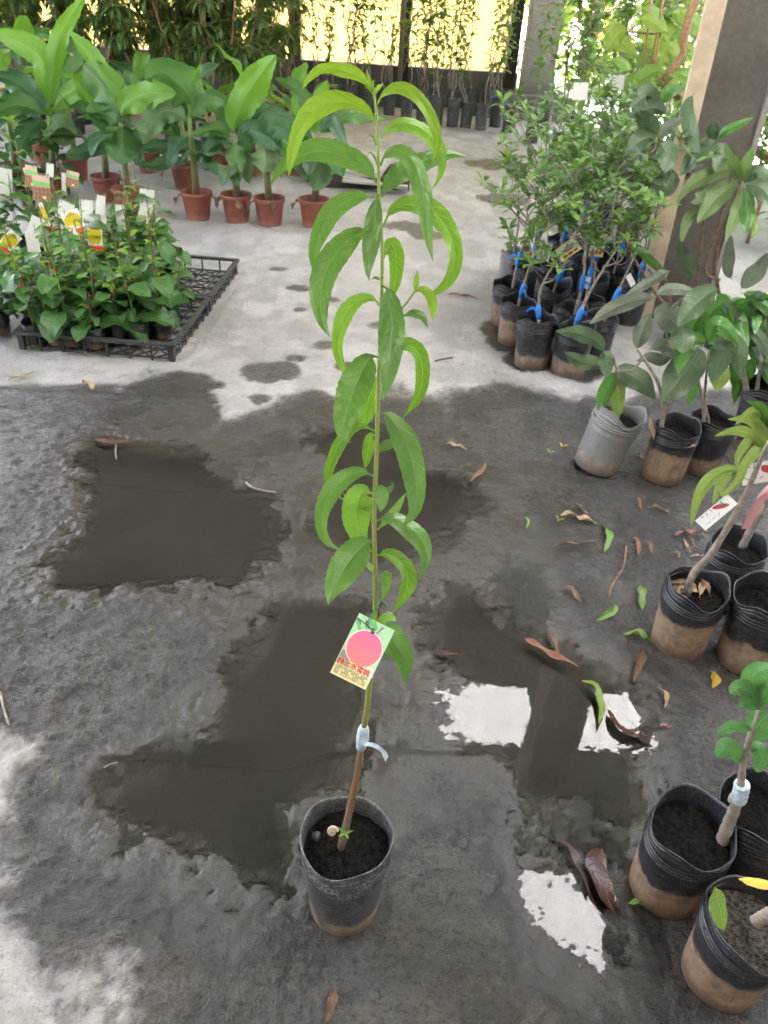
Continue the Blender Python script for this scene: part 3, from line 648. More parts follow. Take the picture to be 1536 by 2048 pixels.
# graft tape with a loose end
ta = spline([AT(728, 1452, Y0), AT(726, 1470, Y0), AT(724, 1485, Y0), AT(722, 1497, Y0)], 26)
v, f = tube(ta, (.0075+.0012*np.abs(np.sin(np.arange(26)*1.3)))*np.interp(np.arange(26), [0, 4, 13, 22, 25], [.7, 1, 1.15, 1, .8]), 14); wpart('graft_tape', v, f, M['tape'], sap)
rb = spline([AT(728, 1488, Y0-.008), AT(745, 1490, Y0-.02), AT(762, 1499, Y0-.02), AT(770, 1510, Y0-.02), AT(774, 1519, Y0-.018)], 10)
vv_ = []
for i, p in enumerate(rb): w = .003+.0016*(i > 6); vv_ += [p+UV*w+RV*w*.4, p-UV*w*.8-RV*w*.5]
v = np.array(vv_); v = np.vstack([v, v+F*.0004])
nf = 20; f = [[2*i, 2*i+1, 2*i+3, 2*i+2] for i in range(9)]+[[nf+2*i, nf+2*i+2, nf+2*i+3, nf+2*i+1] for i in range(9)]
wpart('tape_end', v, f, M['tape'], sap)
# tiny weed at the base
base = AT(690, 1668, Y0-.01)
sp_ = [(base, a_, .7, .6, .016, .005) for a_ in (0.2, 1.6, 2.6, 3.9, 5.2)]
v, f, u, r_ = many_leaves(sp_, n=5, nu=3); wpart('sprout', v, f, M['seedling_young'], sap, u, rnd=r_)
# snail and pebble on the soil
sn = AT(665, 1657, Y0+.01); v = []; 
th_ = np.linspace(0, 4.6*math.pi, 70); rad = .0076*np.exp(-.2*th_/2); tr = rad*.52
P_ = np.column_stack([rad*np.cos(th_), rad*np.sin(th_), np.linspace(0, .006, 70)])
v, f = tube(P_, tr, 10); R_ = np.column_stack([RV, UV, -F]); v = v @ R_.T+sn+np.array([0, -.004, -.002])
o = wpart('snail_shell', v, f, M['snail']); tag(o, 'small pale spiral snail shell on the dark soil of the peach pot', 'snail shell')
st = AT(633, 1672, Y0+.01)
ang = np.linspace(0, math.pi, 9); pr = [(max(.0002, .0075*math.sin(a_)), -.010*math.cos(a_)) for a_ in ang]
v, f = lathe(pr, 14); n3 = fbm(v[:, 0]+v[:, 2], v[:, 1]-v[:, 2]*.5, 150, 3, 3)-.5; v = v*(1+n3[:, None]*.4); v = v+st
o = wpart('pebble', v, f, M['stone']); tag(o, 'dark oval pebble on the soil beside the snail shell', 'pebble')

# ------------------------------------------------------------------ printed plant tags
def flat(name, c, rough=.35): return simple(name, c, rough, .03, 5)
M['p_green'] = flat('print_green', (.2, .62, .22)); M['p_dgreen'] = flat('print_dark_green', (.06, .25, .09)); M['p_yel'] = flat('print_pale_yellow', (.86, .8, .42)); M['p_white'] = flat('print_white', (.86, .86, .84))
M['p_red'] = flat('print_red', (.72, .03, .015)); M['p_black'] = flat('print_dark', (.13, .1, .06)); M['p_grey'] = flat('print_grey', (.3, .31, .32)); M['p_fruit'] = flat('print_yellow_fruit', (.72, .55, .02)); M['p_orange'] = flat('print_orange', (.85, .2, .03)); M['p_brown'] = flat('print_brown_fruit', (.33, .17, .11)); M['p_lgreen'] = flat('print_light_green', (.5, .8, .5)); M['p_tan'] = flat('print_tan', (.6, .45, .3)); M['p_outline'] = flat('print_outline', (.9, .75, .35)); M['p_rfruit'] = flat('print_red_fruit', (.55, .09, .07)); M['p_pale'] = flat('print_blush', (.8, .55, .45))
q = NT('print_pink_peach'); s_ = q.n('SeparateXYZ'); q.l(q.n('TexCoord').outputs['UV'], s_.inputs[0])
q.set(Base_Color=q.mix(q.ramp(s_.outputs[1], 0., 1.), (.87, .26, .26), (.85, .19, .36)), Roughness=.35); M['p_peach'] = q.m
class Card:
    """a printed card: local x right, y up, in metres; layers raised a fraction of a millimetre"""
    def __init__(s, O, X, Yv, parent): s.O = np.asarray(O); s.X = X/np.linalg.norm(X); s.Y = Yv/np.linalg.norm(Yv); s.N = np.cross(s.X, s.Y); s.p = parent
    def w(s, pts, k): pts = np.asarray(pts, float); return s.O+pts[:, :1]*s.X+pts[:, 1:2]*s.Y+s.N*(.00018*k)
    def poly(s, name, pts, mat, k=1, uv=None): return wpart(name, s.w(pts, k), [list(range(len(pts)))], M[mat], s.c, uv, False)
    def card(s, w, h, mat, name='card'):
        a = s.w([(0, 0), (w, 0), (w, h), (0, h)], 0); v = np.vstack([a, a-s.N*.0005]); s.c = wpart(name, v, [[0, 1, 2, 3], [7, 6, 5, 4], [0, 4, 5, 1], [1, 5, 6, 2], [2, 6, 7, 3], [3, 7, 4, 0]], M[mat], s.p, None, False)
    def disc(s, name, c, rx, ry, mat, k=2, rot=0., n=28, uv=False):
        a = np.arange(n)*2*math.pi/n; x_, y_ = rx*np.cos(a), ry*np.sin(a); p = np.column_stack([c[0]+x_*math.cos(rot)-y_*math.sin(rot), c[1]+x_*math.sin(rot)+y_*math.cos(rot)])
        return s.poly(name, p, mat, k, np.column_stack([np.cos(a)*.5+.5, np.sin(a)*.5+.5]) if uv else None)
    def text(s, name, txt, x_, y_, size, mat, k=3, off=0., rot=0., space=1.):
        cu = bpy.data.curves.new('t', 'FONT'); cu.body = txt; cu.size = size; cu.offset = off; cu.space_character = space; cu.space_line = .95; cu.resolution_u = 2
        ob = bpy.data.objects.new('t', cu); COL.objects.link(ob); bpy.context.view_layer.update()
        me0 = bpy.data.meshes.new_from_object(ob.evaluated_get(bpy.context.evaluated_depsgraph_get()))
        v = np.array([w.co[:2] for w in me0.vertices]); f = [list(p.vertices) for p in me0.polygons]
        bpy.data.objects.remove(ob); bpy.data.curves.remove(cu); bpy.data.meshes.remove(me0)
        if not len(v): return
        R_ = np.array([[math.cos(rot), -math.sin(rot)], [math.sin(rot), math.cos(rot)]]); v = v @ R_.T+[x_, y_]
        return wpart(name, s.w(v, k), f, M[mat], s.c, None, False)
zc = (AT(718, 1300, Y0-.042)-CAM) @ F; TL, TR, BL, BR = [CAM+ray(*p)*zc for p in ((705, 1220), (776, 1255), (660, 1345), (722, 1378))]
w = np.linalg.norm(TR-TL); hgt = np.linalg.norm(TL-BL)
pt = thing('plant_tag', tuple(BL), 'plant tag printed with a large pink peach and red lettering, wired to the peach stem', 'tag')
Xd = (TR-TL)/w; Yd = (TL-BL)/hgt; Yd = Yd-Xd*(Yd@Xd); Yd /= np.linalg.norm(Yd)
cd = Card(BL, Xd, Yd, pt); cd.card(w, hgt, 'p_lgreen')
for i in range(16):
    cx_, cy_ = rng.uniform(.08, .92)*w, rng.uniform(.66, .96)*hgt
    cd.disc('leaf_print', (cx_, cy_), .10*w, .045*w, 'p_green' if i % 3 else 'p_dgreen', 1+.2*(i % 3), rng.uniform(0, 3), 10)
cd.poly('branch_print', [(.02*w, .93*hgt), (.02*w, .915*hgt), (.45*w, .86*hgt), (.46*w, .88*hgt)], 'p_black', 2)
cd.poly('branch_print', [(.6*w, .83*hgt), (.63*w, .81*hgt), (.74*w, .97*hgt), (.68*w, .97*hgt)], 'p_grey', 2)
cd.poly('photo_print', [(.001, .17*hgt), (.35*w, .17*hgt), (.3*w, .42*hgt), (.001, .46*hgt)], 'p_grey', 1.4)
cd.poly('photo_print', [(.001, .4*hgt), (.2*w, .4*hgt), (.12*w, .62*hgt), (.001, .56*hgt)], 'p_pale', 1.6)
cd.poly('photo_print', [(.55*w, .17*hgt), (.999*w, .17*hgt), (.999*w, .33*hgt), (.55*w, .3*hgt)], 'p_white', 1.4)
cd.poly('yellow_strip', [(0.0002, .0002), (w-.0002, .0002), (w-.0002, .185*hgt), (.0002, .185*hgt)], 'p_yel', 2.2)
cd.disc('peach_outline', (.50*w, .555*hgt), .475*w, .285*hgt, 'p_white', 2.6, 0, 48)
cd.disc('peach_print', (.508*w, .548*hgt), .45*w, .272*hgt, 'p_peach', 3.4, 0, 48, True)
cd.disc('peach_dimple', (.52*w, .825*hgt), .055*w, .03*hgt, 'p_black', 4)
cd.text('title_outline', '特大水蜜桃', .03*w, .2*hgt, .175*w, 'p_outline', 4.4, .0006, 0, 1.03)
cd.text('title', '特大水蜜桃', .03*w, .2*hgt, .175*w, 'p_red', 5.2, .0002, 0, 1.03)
cd.text('small_print', '不需低温即可開花結果，果肉細\n嫩多汁．香甜．好種易管理結\n果好．果實特大，品質好，可盆\n栽植．本土適合平地栽種之水果', .05*w, .142*hgt, .062*w, 'p_black', 4, 0.00002)
wr = spline([AT(735, 1249, Y0-.03), AT(741, 1235, Y0-.018), AT(748, 1222, Y0-.010), AT(757, 1208, Y0-.009), AT(764, 1195, Y0-.009), AT(767, 1178, Y0-.009)], 20)
v1, f1 = tube(wr, .0008, 6); wr2 = wr+np.column_stack([.0012*np.cos(np.arange(20)*1.1), .001*np.sin(np.arange(20)*1.1), .0012*np.sin(np.arange(20)*1.1)]); v2, f2 = tube(wr2, .0007, 6)
v3, f3 = tube(spline([AT(764, 1200, Y0-.009), AT(770, 1208, Y0-.012), AT(775, 1215, Y0-.014)], 6), .0008, 6)
v, f = merge([(v1, f1), (v2, f2), (v3, f3)]); wpart('twist_wire', v, f, M['wire'], pt)

# ------------------------------------------------------------------ banana plants in terracotta pots
def terrapot(seed):
    R, rb, Hh = .097, .07, .165
    pr = [(.001, .006), (rb*.9, .005), (rb*.97, 0), (rb, .004), (rb+.004, .02), (R*.9, Hh*.82), (R*.915, Hh*.84), (R*.985, Hh*.845), (R, Hh*.87), (R*1.01, Hh*.985), (R*1.0, Hh), (R*.95, Hh), (R*.93, Hh*.97), (R*.88, Hh*.8), (R*.85, Hh*.65)]
    v, f = lathe(pr, 36); return mesh('pot', v, f, M['terracotta'])
TPOT = terrapot(0); TSOIL = soilmesh(.086, 21, M['soil'], .008)
def leafpart(o, px, Y, spec):
    pts, w, mt = spec[:3]; dy = spec[3] if len(spec) > 3 else (0, -.1); th = spec[4] if len(spec) > 4 else (15, 25)
    v, f, u = pxblade(pts, w, Y, dy, th, fold=.5, n=24, nu=9, a=.5, b=.72, pet=.12, wav=.32, curl=.32, serr=.05)
    wpart('leaf', v, f, M[mt], o, u)
    q = spline(pts, 22)[:5]; P = np.array([AT(*q[i], Y+dy[0]) for i in range(5)])
BAN = [ # base pixel of pot, stem pixel polyline, label, leaves
 ((110,395),[(108,385),(104,300),(98,232)],'banana plant with an upright pale new leaf above the seedling tags at the tray',[
   ([(98,232),(104,160),(113,95),(128,55),(150,20),(173,-12)],42,'banana_light',(0,0),(0,10)),
   ([(98,232),(95,175),(82,118),(40,85),(-25,62)],58,'banana_light',(0,.1),(20,10)),
   ([(99,232),(118,150),(150,112),(118,82),(74,68)],34,'banana',(0,.1),(20,30)),
   ([(97,232),(70,195),(30,165),(-20,148)],46,'banana_dark',(0,-.05),(25,30)),
   ([(97,234),(60,215),(20,212),(-30,240)],50,'banana',(0,-.1),(20,20)),
   ([(98,236),(108,238),(118,262),(118,290)],78,'banana_spot',(-.02,-.15),(0,10)),
   ([(100,230),(125,195),(170,168),(236,146)],48,'banana_light',(0,-.08),(20,10)),
   ([(96,236),(70,250),(48,278),(40,310)],52,'banana_dark',(-.02,-.1),(10,20))]),
 ((262,432),[(258,420),(250,330),(241,246)],'banana plant with a broad blue-green leaf hanging in front of its crown',[
   ([(241,246),(232,212),(205,170),(165,128)],92,'banana',(0,.1),(10,15)),
   ([(242,244),(250,212),(290,188),(352,186)],62,'banana_light',(0,-.08),(25,15)),
   ([(241,248),(246,250),(244,285),(232,325)],88,'banana',(-.03,-.16),(0,8)),
   ([(243,246),(240,190),(205,145),(180,108),(138,62)],46,'banana_light',(.02,.12),(15,20)),
   ([(240,246),(220,232),(192,225),(172,240)],44,'banana',(0,.05),(20,20)),
   ([(243,246),(262,190),(262,160),(246,140)],40,'banana',(.02,.15),(20,20)),
   ([(240,250),(215,275),(180,300),(130,312)],44,'banana_dark',(0,-.1),(15,30))]),
 ((397,438),[(395,425),(388,330),(378,236)],'banana plant with a wide dark leaf, first of the front terracotta row',[
   ([(378,236),(385,205),(360,170),(325,145),(290,160)],84,'banana',(0,-.08),(10,25)),
   ([(378,236),(382,190),(390,155),(402,128)],20,'banana_light',(0,0),(0,10)),
   ([(378,238),(395,215),(415,203),(448,206)],36,'banana',(0,-.1),(25,35)),
   ([(380,250),(350,225),(318,228),(286,288)],54,'banana_spot',(0,-.12),(5,20)),
   ([(384,300),(355,298),(315,294),(270,300)],34,'banana_dark',(0,-.1),(15,35)),
   ([(386,330),(355,322),(310,330),(268,328)],26,'banana_dark',(0,-.1),(20,35)),
   ([(388,320),(405,322),(430,335),(453,350)],30,'banana_dark',(0,-.12),(10,20)),
   ([(379,240),(360,215),(340,230),(330,262)],36,'banana_dark',(.03,.1),(10,20))]),
 ((475,443),[(474,430),(472,350),(468,278)],'banana plant with one tall pale green leaf pointing up above its terracotta pot',[
   ([(468,278),(468,245),(490,195),(520,150),(552,110)],70,'banana_light',(0,-.05),(10,10)),
   ([(468,278),(458,240),(440,205),(405,182)],48,'banana',(0,.1),(20,20)),
   ([(469,278),(495,240),(530,222),(592,240)],42,'banana_dark',(0,.05),(20,25)),
   ([(468,282),(470,290),(472,315),(480,345)],46,'banana',(-.03,-.12),(0,8)),
   ([(470,300),(495,265),(528,270),(566,300)],50,'banana_dark',(0,-.1),(10,20)),
   ([(467,280),(440,262),(415,260),(388,272)],30,'banana',(0,-.1),(25,30)),
   ([(471,330),(468,345),(472,360),(474,372)],26,'banana',(-.03,-.08),(0,10)),
   ([(468,280),(430,290),(410,310),(402,330)],30,'banana_dark',(0,-.1),(10,30))]),
 ((540,450),[(538,438),(534,350),(528,285)],'banana plant with brown stem and mottled leaf hanging over its terracotta pot',[
   ([(528,285),(545,255),(570,262),(598,295)],54,'banana_dark',(0,-.1),(15,20)),
   ([(529,290),(528,298),(530,320),(526,345)],64,'banana_spot',(-.03,-.1),(0,5)),
   ([(528,285),(515,250),(530,225),(566,228)],44,'banana',(0,.1),(20,20)),
   ([(528,288),(505,275),(490,290),(478,320)],36,'banana',(0,.05),(10,20)),
   ([(530,288),(560,290),(580,305),(600,300)],34,'banana_light',(0,.08),(10,20))]),
 ((628,452),[(630,440),(632,370),(634,275)],'banana plant at the end of the terracotta row beside the grey board',[
   ([(634,300),(640,310),(640,345),(628,382)],62,'banana_spot',(-.03,-.1),(0,5)),
   ([(634,275),(636,235),(640,200),(655,160)],44,'banana_light',(0,0),(0,10)),
   ([(634,275),(630,235),(600,185),(548,155)],36,'banana',(0,.1),(20,40)),
   ([(634,275),(622,245),(600,225),(585,190)],34,'banana_light',(0,.12),(10,10)),
   ([(634,275),(655,255),(700,232),(772,238)],28,'banana',(0,.05),(30,40)),
   ([(635,275),(660,235),(678,265),(702,312)],30,'banana_dark',(0,-.1),(15,30)),
   ([(634,280),(655,300),(668,330),(664,352)],28,'banana_light',(0,-.06),(10,30)),
   ([(633,280),(605,270),(585,285),(572,312)],34,'banana_dark',(0,.05),(10,20))]),
]
def bananapot(o, dead):
    put('pot', TPOT, o, (0, 0, FZ)); put('soil', TSOIL, o, (0, 0, FZ+.125))
    for k in range(dead):
        a_ = random.uniform(3.2, 6.2); v, f, u = leaf3((.075*math.cos(a_), .075*math.sin(a_), .16), a_, -.3, 1.2, random.uniform(.08, .14), .045, fold=.6, wav=.5, n=12, nu=5)
        put('dead_leaf', mesh('dead_leaf', v, f, M['dead'], u), o)
for (bx_, by_), stp, lab, lvs in BAN:
    g = G(bx_, by_); o = thing('potted_banana_plant', (g[0], g[1], 0), lab, 'banana plant', 'banana plants in terracotta pots'); bananapot(o, 2)
    P = [np.array([g[0], g[1], .11])]+[AT(a_, b_, g[1]) for a_, b_ in stp[1:]]
    v, f = tube(spline(P, 14), np.linspace(.026, .012, 14), 12); wpart('stem', v, f, M['banana_stem'], o)
    for L in lvs: leafpart(o, None, g[1], L)
    for k in range(4):
        a_ = random.uniform(0, 6.28); L = random.uniform(.26, .36); v, f, u = leaf3((0, .02, P[-1][2]-random.uniform(.03, .16)), a_, random.uniform(-.1, .7), random.uniform(1., 1.9), L, L*.38, fold=.4, n=18, nu=7, a=.5, b=.72, pet=.2, wav=.3, curl=.2)
        put('leaf', mesh('leaf', v, f, M[random.choice(['banana', 'banana_dark', 'banana_dark', 'banana_spot'])], u), o)
for (bx_, by_), hh, lab in [((218,405),.5,'banana plant close behind the one with the broad hanging blue-green leaf'), ((155,362),.55,'banana plant behind the brown-fruit tags'), ((372,378),.5,'banana plant in a tall terracotta pot behind the first pot of the front row'), ((505,350),.5,'banana plant behind the one with the tall pale leaf'), ((592,350),.45,'banana plant half hidden behind the last plant of the terracotta row'), ((40,380),.6,'banana plant at the outer end of the group by the seedling trays'), ((300,345),.55,'banana plant at the back of the group, before the dark-leaved saplings'), ((90,330),.65,'banana plant at the back of the group, beside the brightest big leaf'), ((440,345),.45,'banana plant at the back, between the two middle terracotta pots')]:
    g = G(bx_, by_); o = thing('potted_banana_plant', (g[0], g[1], 0), lab, 'banana plant', 'banana plants in terracotta pots'); bananapot(o, 1)
    v, f = tube(spline([(0, 0, .11), (.01, .01, hh*.6), (.0, .02, hh)], 12), np.linspace(.026, .012, 12), 12); put('stem', mesh('stem', v, f, M['banana_stem']), o)
    a0 = random.uniform(0, 6)
    for k in range(8):
        a_ = a0+k*2.4; el = 1.35-.17*k; L = random.uniform(.32, .46)
        v, f, u = leaf3((0, 0.01, hh-.03*k), a_, el, random.uniform(.7, 1.5), L, L*.42, fold=.42, roll=random.uniform(-.3, .3), n=18, nu=7, a=.5, b=.72, pet=.2, wav=.3, curl=.25)
        put('leaf', mesh('leaf', v, f, M[random.choice(['banana', 'banana', 'banana_dark', 'banana_light'] if k else ['banana_light'])], u), o)

# ------------------------------------------------------------------ rows of dark-leaved saplings behind the bananas
LPOT = potmesh('pot', .07, .06, .17, M['pot_dark'], 3, 3, .05, .04, 20); LSOIL = soilmesh(.064, 3, M['soil'])
def longan(o, hh, n, seed):
    r = np.random.default_rng(seed); specs = []; tubes = []
    for s in range(2):
        top = np.array([r.normal(0, .12), r.normal(0, .12), hh*r.uniform(.85, 1.1)])
        P = spline([(r.normal(0, .02), r.normal(0, .02), .13), (r.normal(0, .05), r.normal(0, .05), hh*.35), top*.7+r.normal(0, .03, 3), top], 12); tubes.append(tube(P, np.linspace(.009, .004, 12), 7))
        for b in range(9):
            t = r.uniform(.3, 1); q = P[min(11, int(t*11))]; a_ = r.uniform(0, 6.28); e = q+np.array([math.cos(a_), math.sin(a_), r.uniform(.2, .9)])*r.uniform(.08, .24)
            tubes.append(tube(spline([q, (q+e)/2+[0, 0, .02], e], 5), np.linspace(.0035, .002, 5), 5))
            for j in range(n): 
                w_ = r.uniform(.1, 1); c = q*(1-w_)+e*w_
                specs.append((c, r.uniform(0, 6.28), r.uniform(-.6, .5), r.uniform(.5, 1.6), r.uniform(.11, .19), r.uniform(.026, .042)))
    v, f = merge(tubes); put('stem', mesh('stem', v, f, M['bark_orange']), o)
    v, f, u, rn = many_leaves(specs, n=5, nu=3, a=.6, b=.9, fold=.3, pet=.05); tag(put('foliage', mesh('foliage', v, f, M['longan'], u, rnd=rn), o), kind='stuff')
lk = []
for i in range(6):
    o = thing('leafy_sapling', (0, 0, 0), 'dark drooping-leaved sapling with bare tan stems in the dense rows behind the bananas', 'sapling', 'dark-leaved saplings in rows behind the bananas')
    put('pot', LPOT, o, (0, 0, FZ)); put('soil', LSOIL, o, (0, 0, FZ+.14)); longan(o, 1.35+.12*i, 24, 100+i); lk.append(o)
def copytree(o):
    c = o.copy(); COL.objects.link(c)
    for ch in list(o.children):
        d = ch.copy(); COL.objects.link(d); d.parent = c
    return c
kk = 0
RWL = ('front row of dark-leaved saplings, right behind the bananas', 'second row of dark-leaved saplings behind the bananas', 'third row of dark-leaved saplings behind the bananas', 'last row of dark-leaved saplings, before the yellow wall')
for row, Yr in enumerate((7.35, 7.95, 8.6, 9.3)):
    xs = np.arange(-4.6, -1.15+.05*row, .36)
    for x_ in xs:
        o = lk[kk] if kk < 6 else copytree(lk[kk % 6]); kk += 1
        o.location = (x_+random.uniform(-.1, .1)+.12*(row % 2), Yr+random.uniform(-.12, .12), 0); o.rotation_euler = (0, 0, random.uniform(0, 6.28)); o['label'] = 'tan-stemmed sapling in the '+RWL[row]

# ------------------------------------------------------------------ thin saplings in bag pots along the back wall
BPOT = potmesh('bag_pot', .068, .062, .26, M['pot_bag'], 8, 2, .06, .03, 24); BSOIL = soilmesh(.062, 5, M['soil_dry'])
def thinsap(o, hh, seed, nl=44):
    r = np.random.default_rng(seed); tubes = []; specs = []
    for s in range(r.integers(1, 4)):
        n = 14; z = np.linspace(.2, hh*r.uniform(.8, 1.1), n); P = np.column_stack([np.cumsum(r.normal(0, .022, n))+r.normal(0, .012), np.cumsum(r.normal(0, .022, n))+r.normal(0, .012), z]); P = spline(P, 30)
        tubes.append(tube(P, np.linspace(.008, .003, 30)*(1+.2*np.sin(np.arange(30)*1.7)), 6))
        for j in range(nl):
            c = P[r.integers(7, 30)]; L = r.uniform(.06, .13); specs.append((c, r.uniform(0, 6.28), r.uniform(-.3, .8), r.uniform(.2, 1.2), L, L*.45))
    v, f = merge(tubes); put('stem', mesh('stem', v, f, M['bark_grey']), o)
    v, f, u, rn = many_leaves(specs, n=5, nu=3, a=.7, b=.8); tag(put('foliage', mesh('foliage', v, f, M['thin'], u, rnd=rn), o), kind='stuff')
i = 0
rowpx = [(640,222),(672,226),(705,230),(740,234),(778,238),(812,244),(843,250),(871,258),(904,262),(930,264),(960,268),(990,262),(1015,272)]
rowpx += [(620,205),(655,208),(690,212),(725,214),(760,217),(800,222),(835,226),(870,230),(905,236),(940,240),(975,244),(600,196),(640,196),(1000,246)]
for px_, py_ in rowpx:
    g = G(px_, py_-8); o = thing('thin_sapling', (g[0], min(g[1], 10.0), 0), 'thin grey-stemmed sapling in the '+('front row' if i < 13 else 'rear row')+' of bag pots along the yellow wall', 'sapling', 'bag-pot saplings along the back wall')
    put('bag_pot', BPOT, o, (0, 0, FZ), (random.uniform(-.05, .05), random.uniform(-.05, .05), random.uniform(0, 6)), random.uniform(.92, 1.08)); put('soil', BSOIL, o, (0, 0, FZ+.225)); thinsap(o, random.uniform(1.3, 1.9), 300+i); i += 1

# ------------------------------------------------------------------ nursery trays
def tray(label, c00, c10, c01, hh=.075):
    """c00 front left, c10 front right, c01 back left corner on the floor"""
    c00, c10, c01 = [np.asarray(c)*[1, 1, 0] for c in (c00, c10, c01)]
    ex = c10-c00; W_ = np.linalg.norm(ex); ex /= W_; ey = np.cross([0, 0, 1], ex); D_ = (c01-c00) @ ey
    o = thing('nursery_tray', (c00+c10)/2+ey*D_/2, label, 'tray', 'black plastic nursery trays')
    T = lambda a, b, z: c00+ex*a+ey*b+np.array([0, 0, z+FZ])
    for name, A, B in [('rim_bar', (0, 0), (W_, 0)), ('rim_bar', (W_, 0), (W_, D_)), ('rim_bar', (W_, D_), (0, D_)), ('rim_bar', (0, D_), (0, 0))]:
        d_ = np.array(B)-A; d_ = d_/np.linalg.norm(d_); e = d_*.009
        v, f = beam(T(A[0]-e[0], A[1]-e[1], hh), T(B[0]-e[0], B[1]-e[1], hh), .022, .012); wpart(name, v, f, M['black_plastic'], o, smooth=False)
    rv, rf = box((0, 0, (hh-.008)/2), (.007, .005, hh-.008)); rm = mesh('rib', rv, rf, M['black_plastic'], smooth=False)
    az = math.atan2(ex[1], ex[0]); L0 = wloc(o)
    nx_, ny_ = max(4, int(W_/.085)), max(4, int(D_/.085))
    for i in range(1, nx_):
        for b in (.004, D_-.004): put('rib', rm, o, T(i*W_/nx_, b, 0)-L0, (0, 0, az))
    for i in range(1, ny_):
        for a in (.004, W_-.004): put('rib', rm, o, T(a, i*D_/ny_, 0)-L0, (0, 0, az+math.pi/2))
    cv, cf = box((0, 0, (hh-.008)/2), (.024, .024, hh-.008)); cm = mesh('corner_leg', cv, cf, M['black_plastic'], smooth=False)
    for a in (.012, W_-.012):
        for b in (.012, D_-.012): put('corner_leg', cm, o, T(a, b, 0)-L0, (0, 0, az))
    bars = []; s = .088; nx2 = int(W_/s); ny2 = int(D_/s); sx, sy = W_/nx2, D_/ny2; z0 = .013
    for i in range(nx2+1): bars.append(beam(T(min(max(i*sx, .006), W_-.006), .006, z0), T(min(max(i*sx, .006), W_-.006), D_-.006, z0), .006, .006))
    for j in range(ny2+1): bars.append(beam(T(.006, min(max(j*sy, .006), D_-.006), z0+.0008), T(W_-.006, min(max(j*sy, .006), D_-.006), z0+.0008), .006, .006))
    for i in range(nx2):
        for j in range(ny2):
            bars.append(beam(T(i*sx, j*sy, z0-.0014), T(i*sx+sx, j*sy+sy, z0-.0014), .005, .005)); bars.append(beam(T(i*sx+sx, j*sy, z0+.0016), T(i*sx, j*sy+sy, z0+.0016), .005, .005))
    v, f = merge(bars); tag(wpart('base_lattice', v, f, M['black_plastic'], o, smooth=False), kind='stuff')
    return T, W_, D_
fr = G(345, 690, .08); fl = G(44, 654, .08); br_ = G(408, 596, .08)
_a = fl-fr; _b = (br_-fr); _al = math.atan2(_b[1], _b[0])-math.pi/2; _be = math.atan2(-_a[1], -_a[0]); _th = .7*_al+.3*_be; fl = fr-np.array([math.cos(_th), math.sin(_th), 0])*np.linalg.norm(_a)
T1, W1, D1 = tray('front black lattice tray of seedlings on the floor', fl, fr, fl+(br_-fr))
fr2 = br_+np.array([0, .03, 0]); ex = (fr-fl)/np.linalg.norm(fr-fl); k2 = G(452, 518, .08); d2 = (k2-fr2)
T2, W2, D2 = tray('rear black lattice tray behind the front one, half empty', fr2+ex*.02-ex*W1, fr2+ex*.02, fr2+ex*.02-ex*W1+d2)

# ------------------------------------------------------------------ seedlings with stakes, clips and tags
SPOT = potmesh('pot', .047, .038, .088, M['pot_dark'], 2, 3, .06, .02, 24); SSOIL = soilmesh(.043, 2, M['soil'])
SL = []
for k in range(5):
    v, f, u = leaf3((0, 0, 0), 0, .45-.1*k, .9+.15*k, .108, .07, fold=.25, n=9, nu=5, a=.55, b=.75, pet=.16, wav=.18); SL.append(mesh('leaf', v, f, M['seedling'], u))
SLY = []
for k in range(2):
    v, f, u = leaf3((0, 0, 0), 0, .6, .8, .042, .024, fold=.3, n=7, nu=3, a=.6, b=.8, pet=.16); SLY.append(mesh('leaf', v, f, M['seedling_young'], u))
clipv, clipf = box((0, 0, 0), (.014, .008, .012)); CLIP = mesh('clip', *lathe([(.003, -.006), (.0075, -.006), (.009, 0), (.0075, .006), (.003, .006)], 8), M['red_clip'])
SDL = 'leafy seedling with red clip and thin stake in a tray'
def seedling(P, top, lab=SDL, nl=9, grp='seedlings in the nursery trays', lean=None):
    """P floor position, top: stake top in world coordinates"""
    o = thing('potted_seedling', (P[0], P[1], .0), lab, 'seedling', grp)
    put('pot', SPOT, o, (0, 0, FZ+.017), (0, 0, random.uniform(0, 6))); put('soil', SSOIL, o, (0, 0, FZ+.088))
    tp = np.asarray(top)-[P[0], P[1], 0]; zt = max(.2, tp[2])
    v, f = tube(spline([(0.008, 0, .05), tp*.5+[0, 0, .02], tp], 8), .0022, 5); put('stake', mesh('stake', v, f, M['stake']), o)
    P_ = spline([(0, 0, .09), (tp[0]*.3-.006, tp[1]*.3, .09+zt*.3), (tp[0]*.8-.004, tp[1]*.8, zt*.82)], 12); v, f = tube(P_, np.linspace(.003, .0012, 12), 5); put('stem', mesh('stem', v, f, M['green_stem']), o)
    put('clip', CLIP, o, P_[random.randint(6, 9)], (0, 0, random.random()), random.uniform(.6, .8))
    if random.random() < .3: put('clip', CLIP, o, P_[2]+[0, 0, .01], (0, 0, random.random()), .9)
    for k in range(nl):
        t = .1+.86*k/nl; q_ = P_[int(t*11)]; a_ = k*2.39+random.uniform(-.5, .5)
        put('leaf', random.choice(SL), o, q_, (random.uniform(-.35, .35), random.uniform(-.3, .3), a_), random.uniform(.7, 1.6)*(1.1-.4*t))
    for k in range(4): put('leaf', random.choice(SLY), o, P_[8+k//2*2] if k < 3 else P_[11], (random.uniform(-.4, .4), random.uniform(-.5, .2), k*1.9+random.random()), random.uniform(.9, 1.7))
    return o
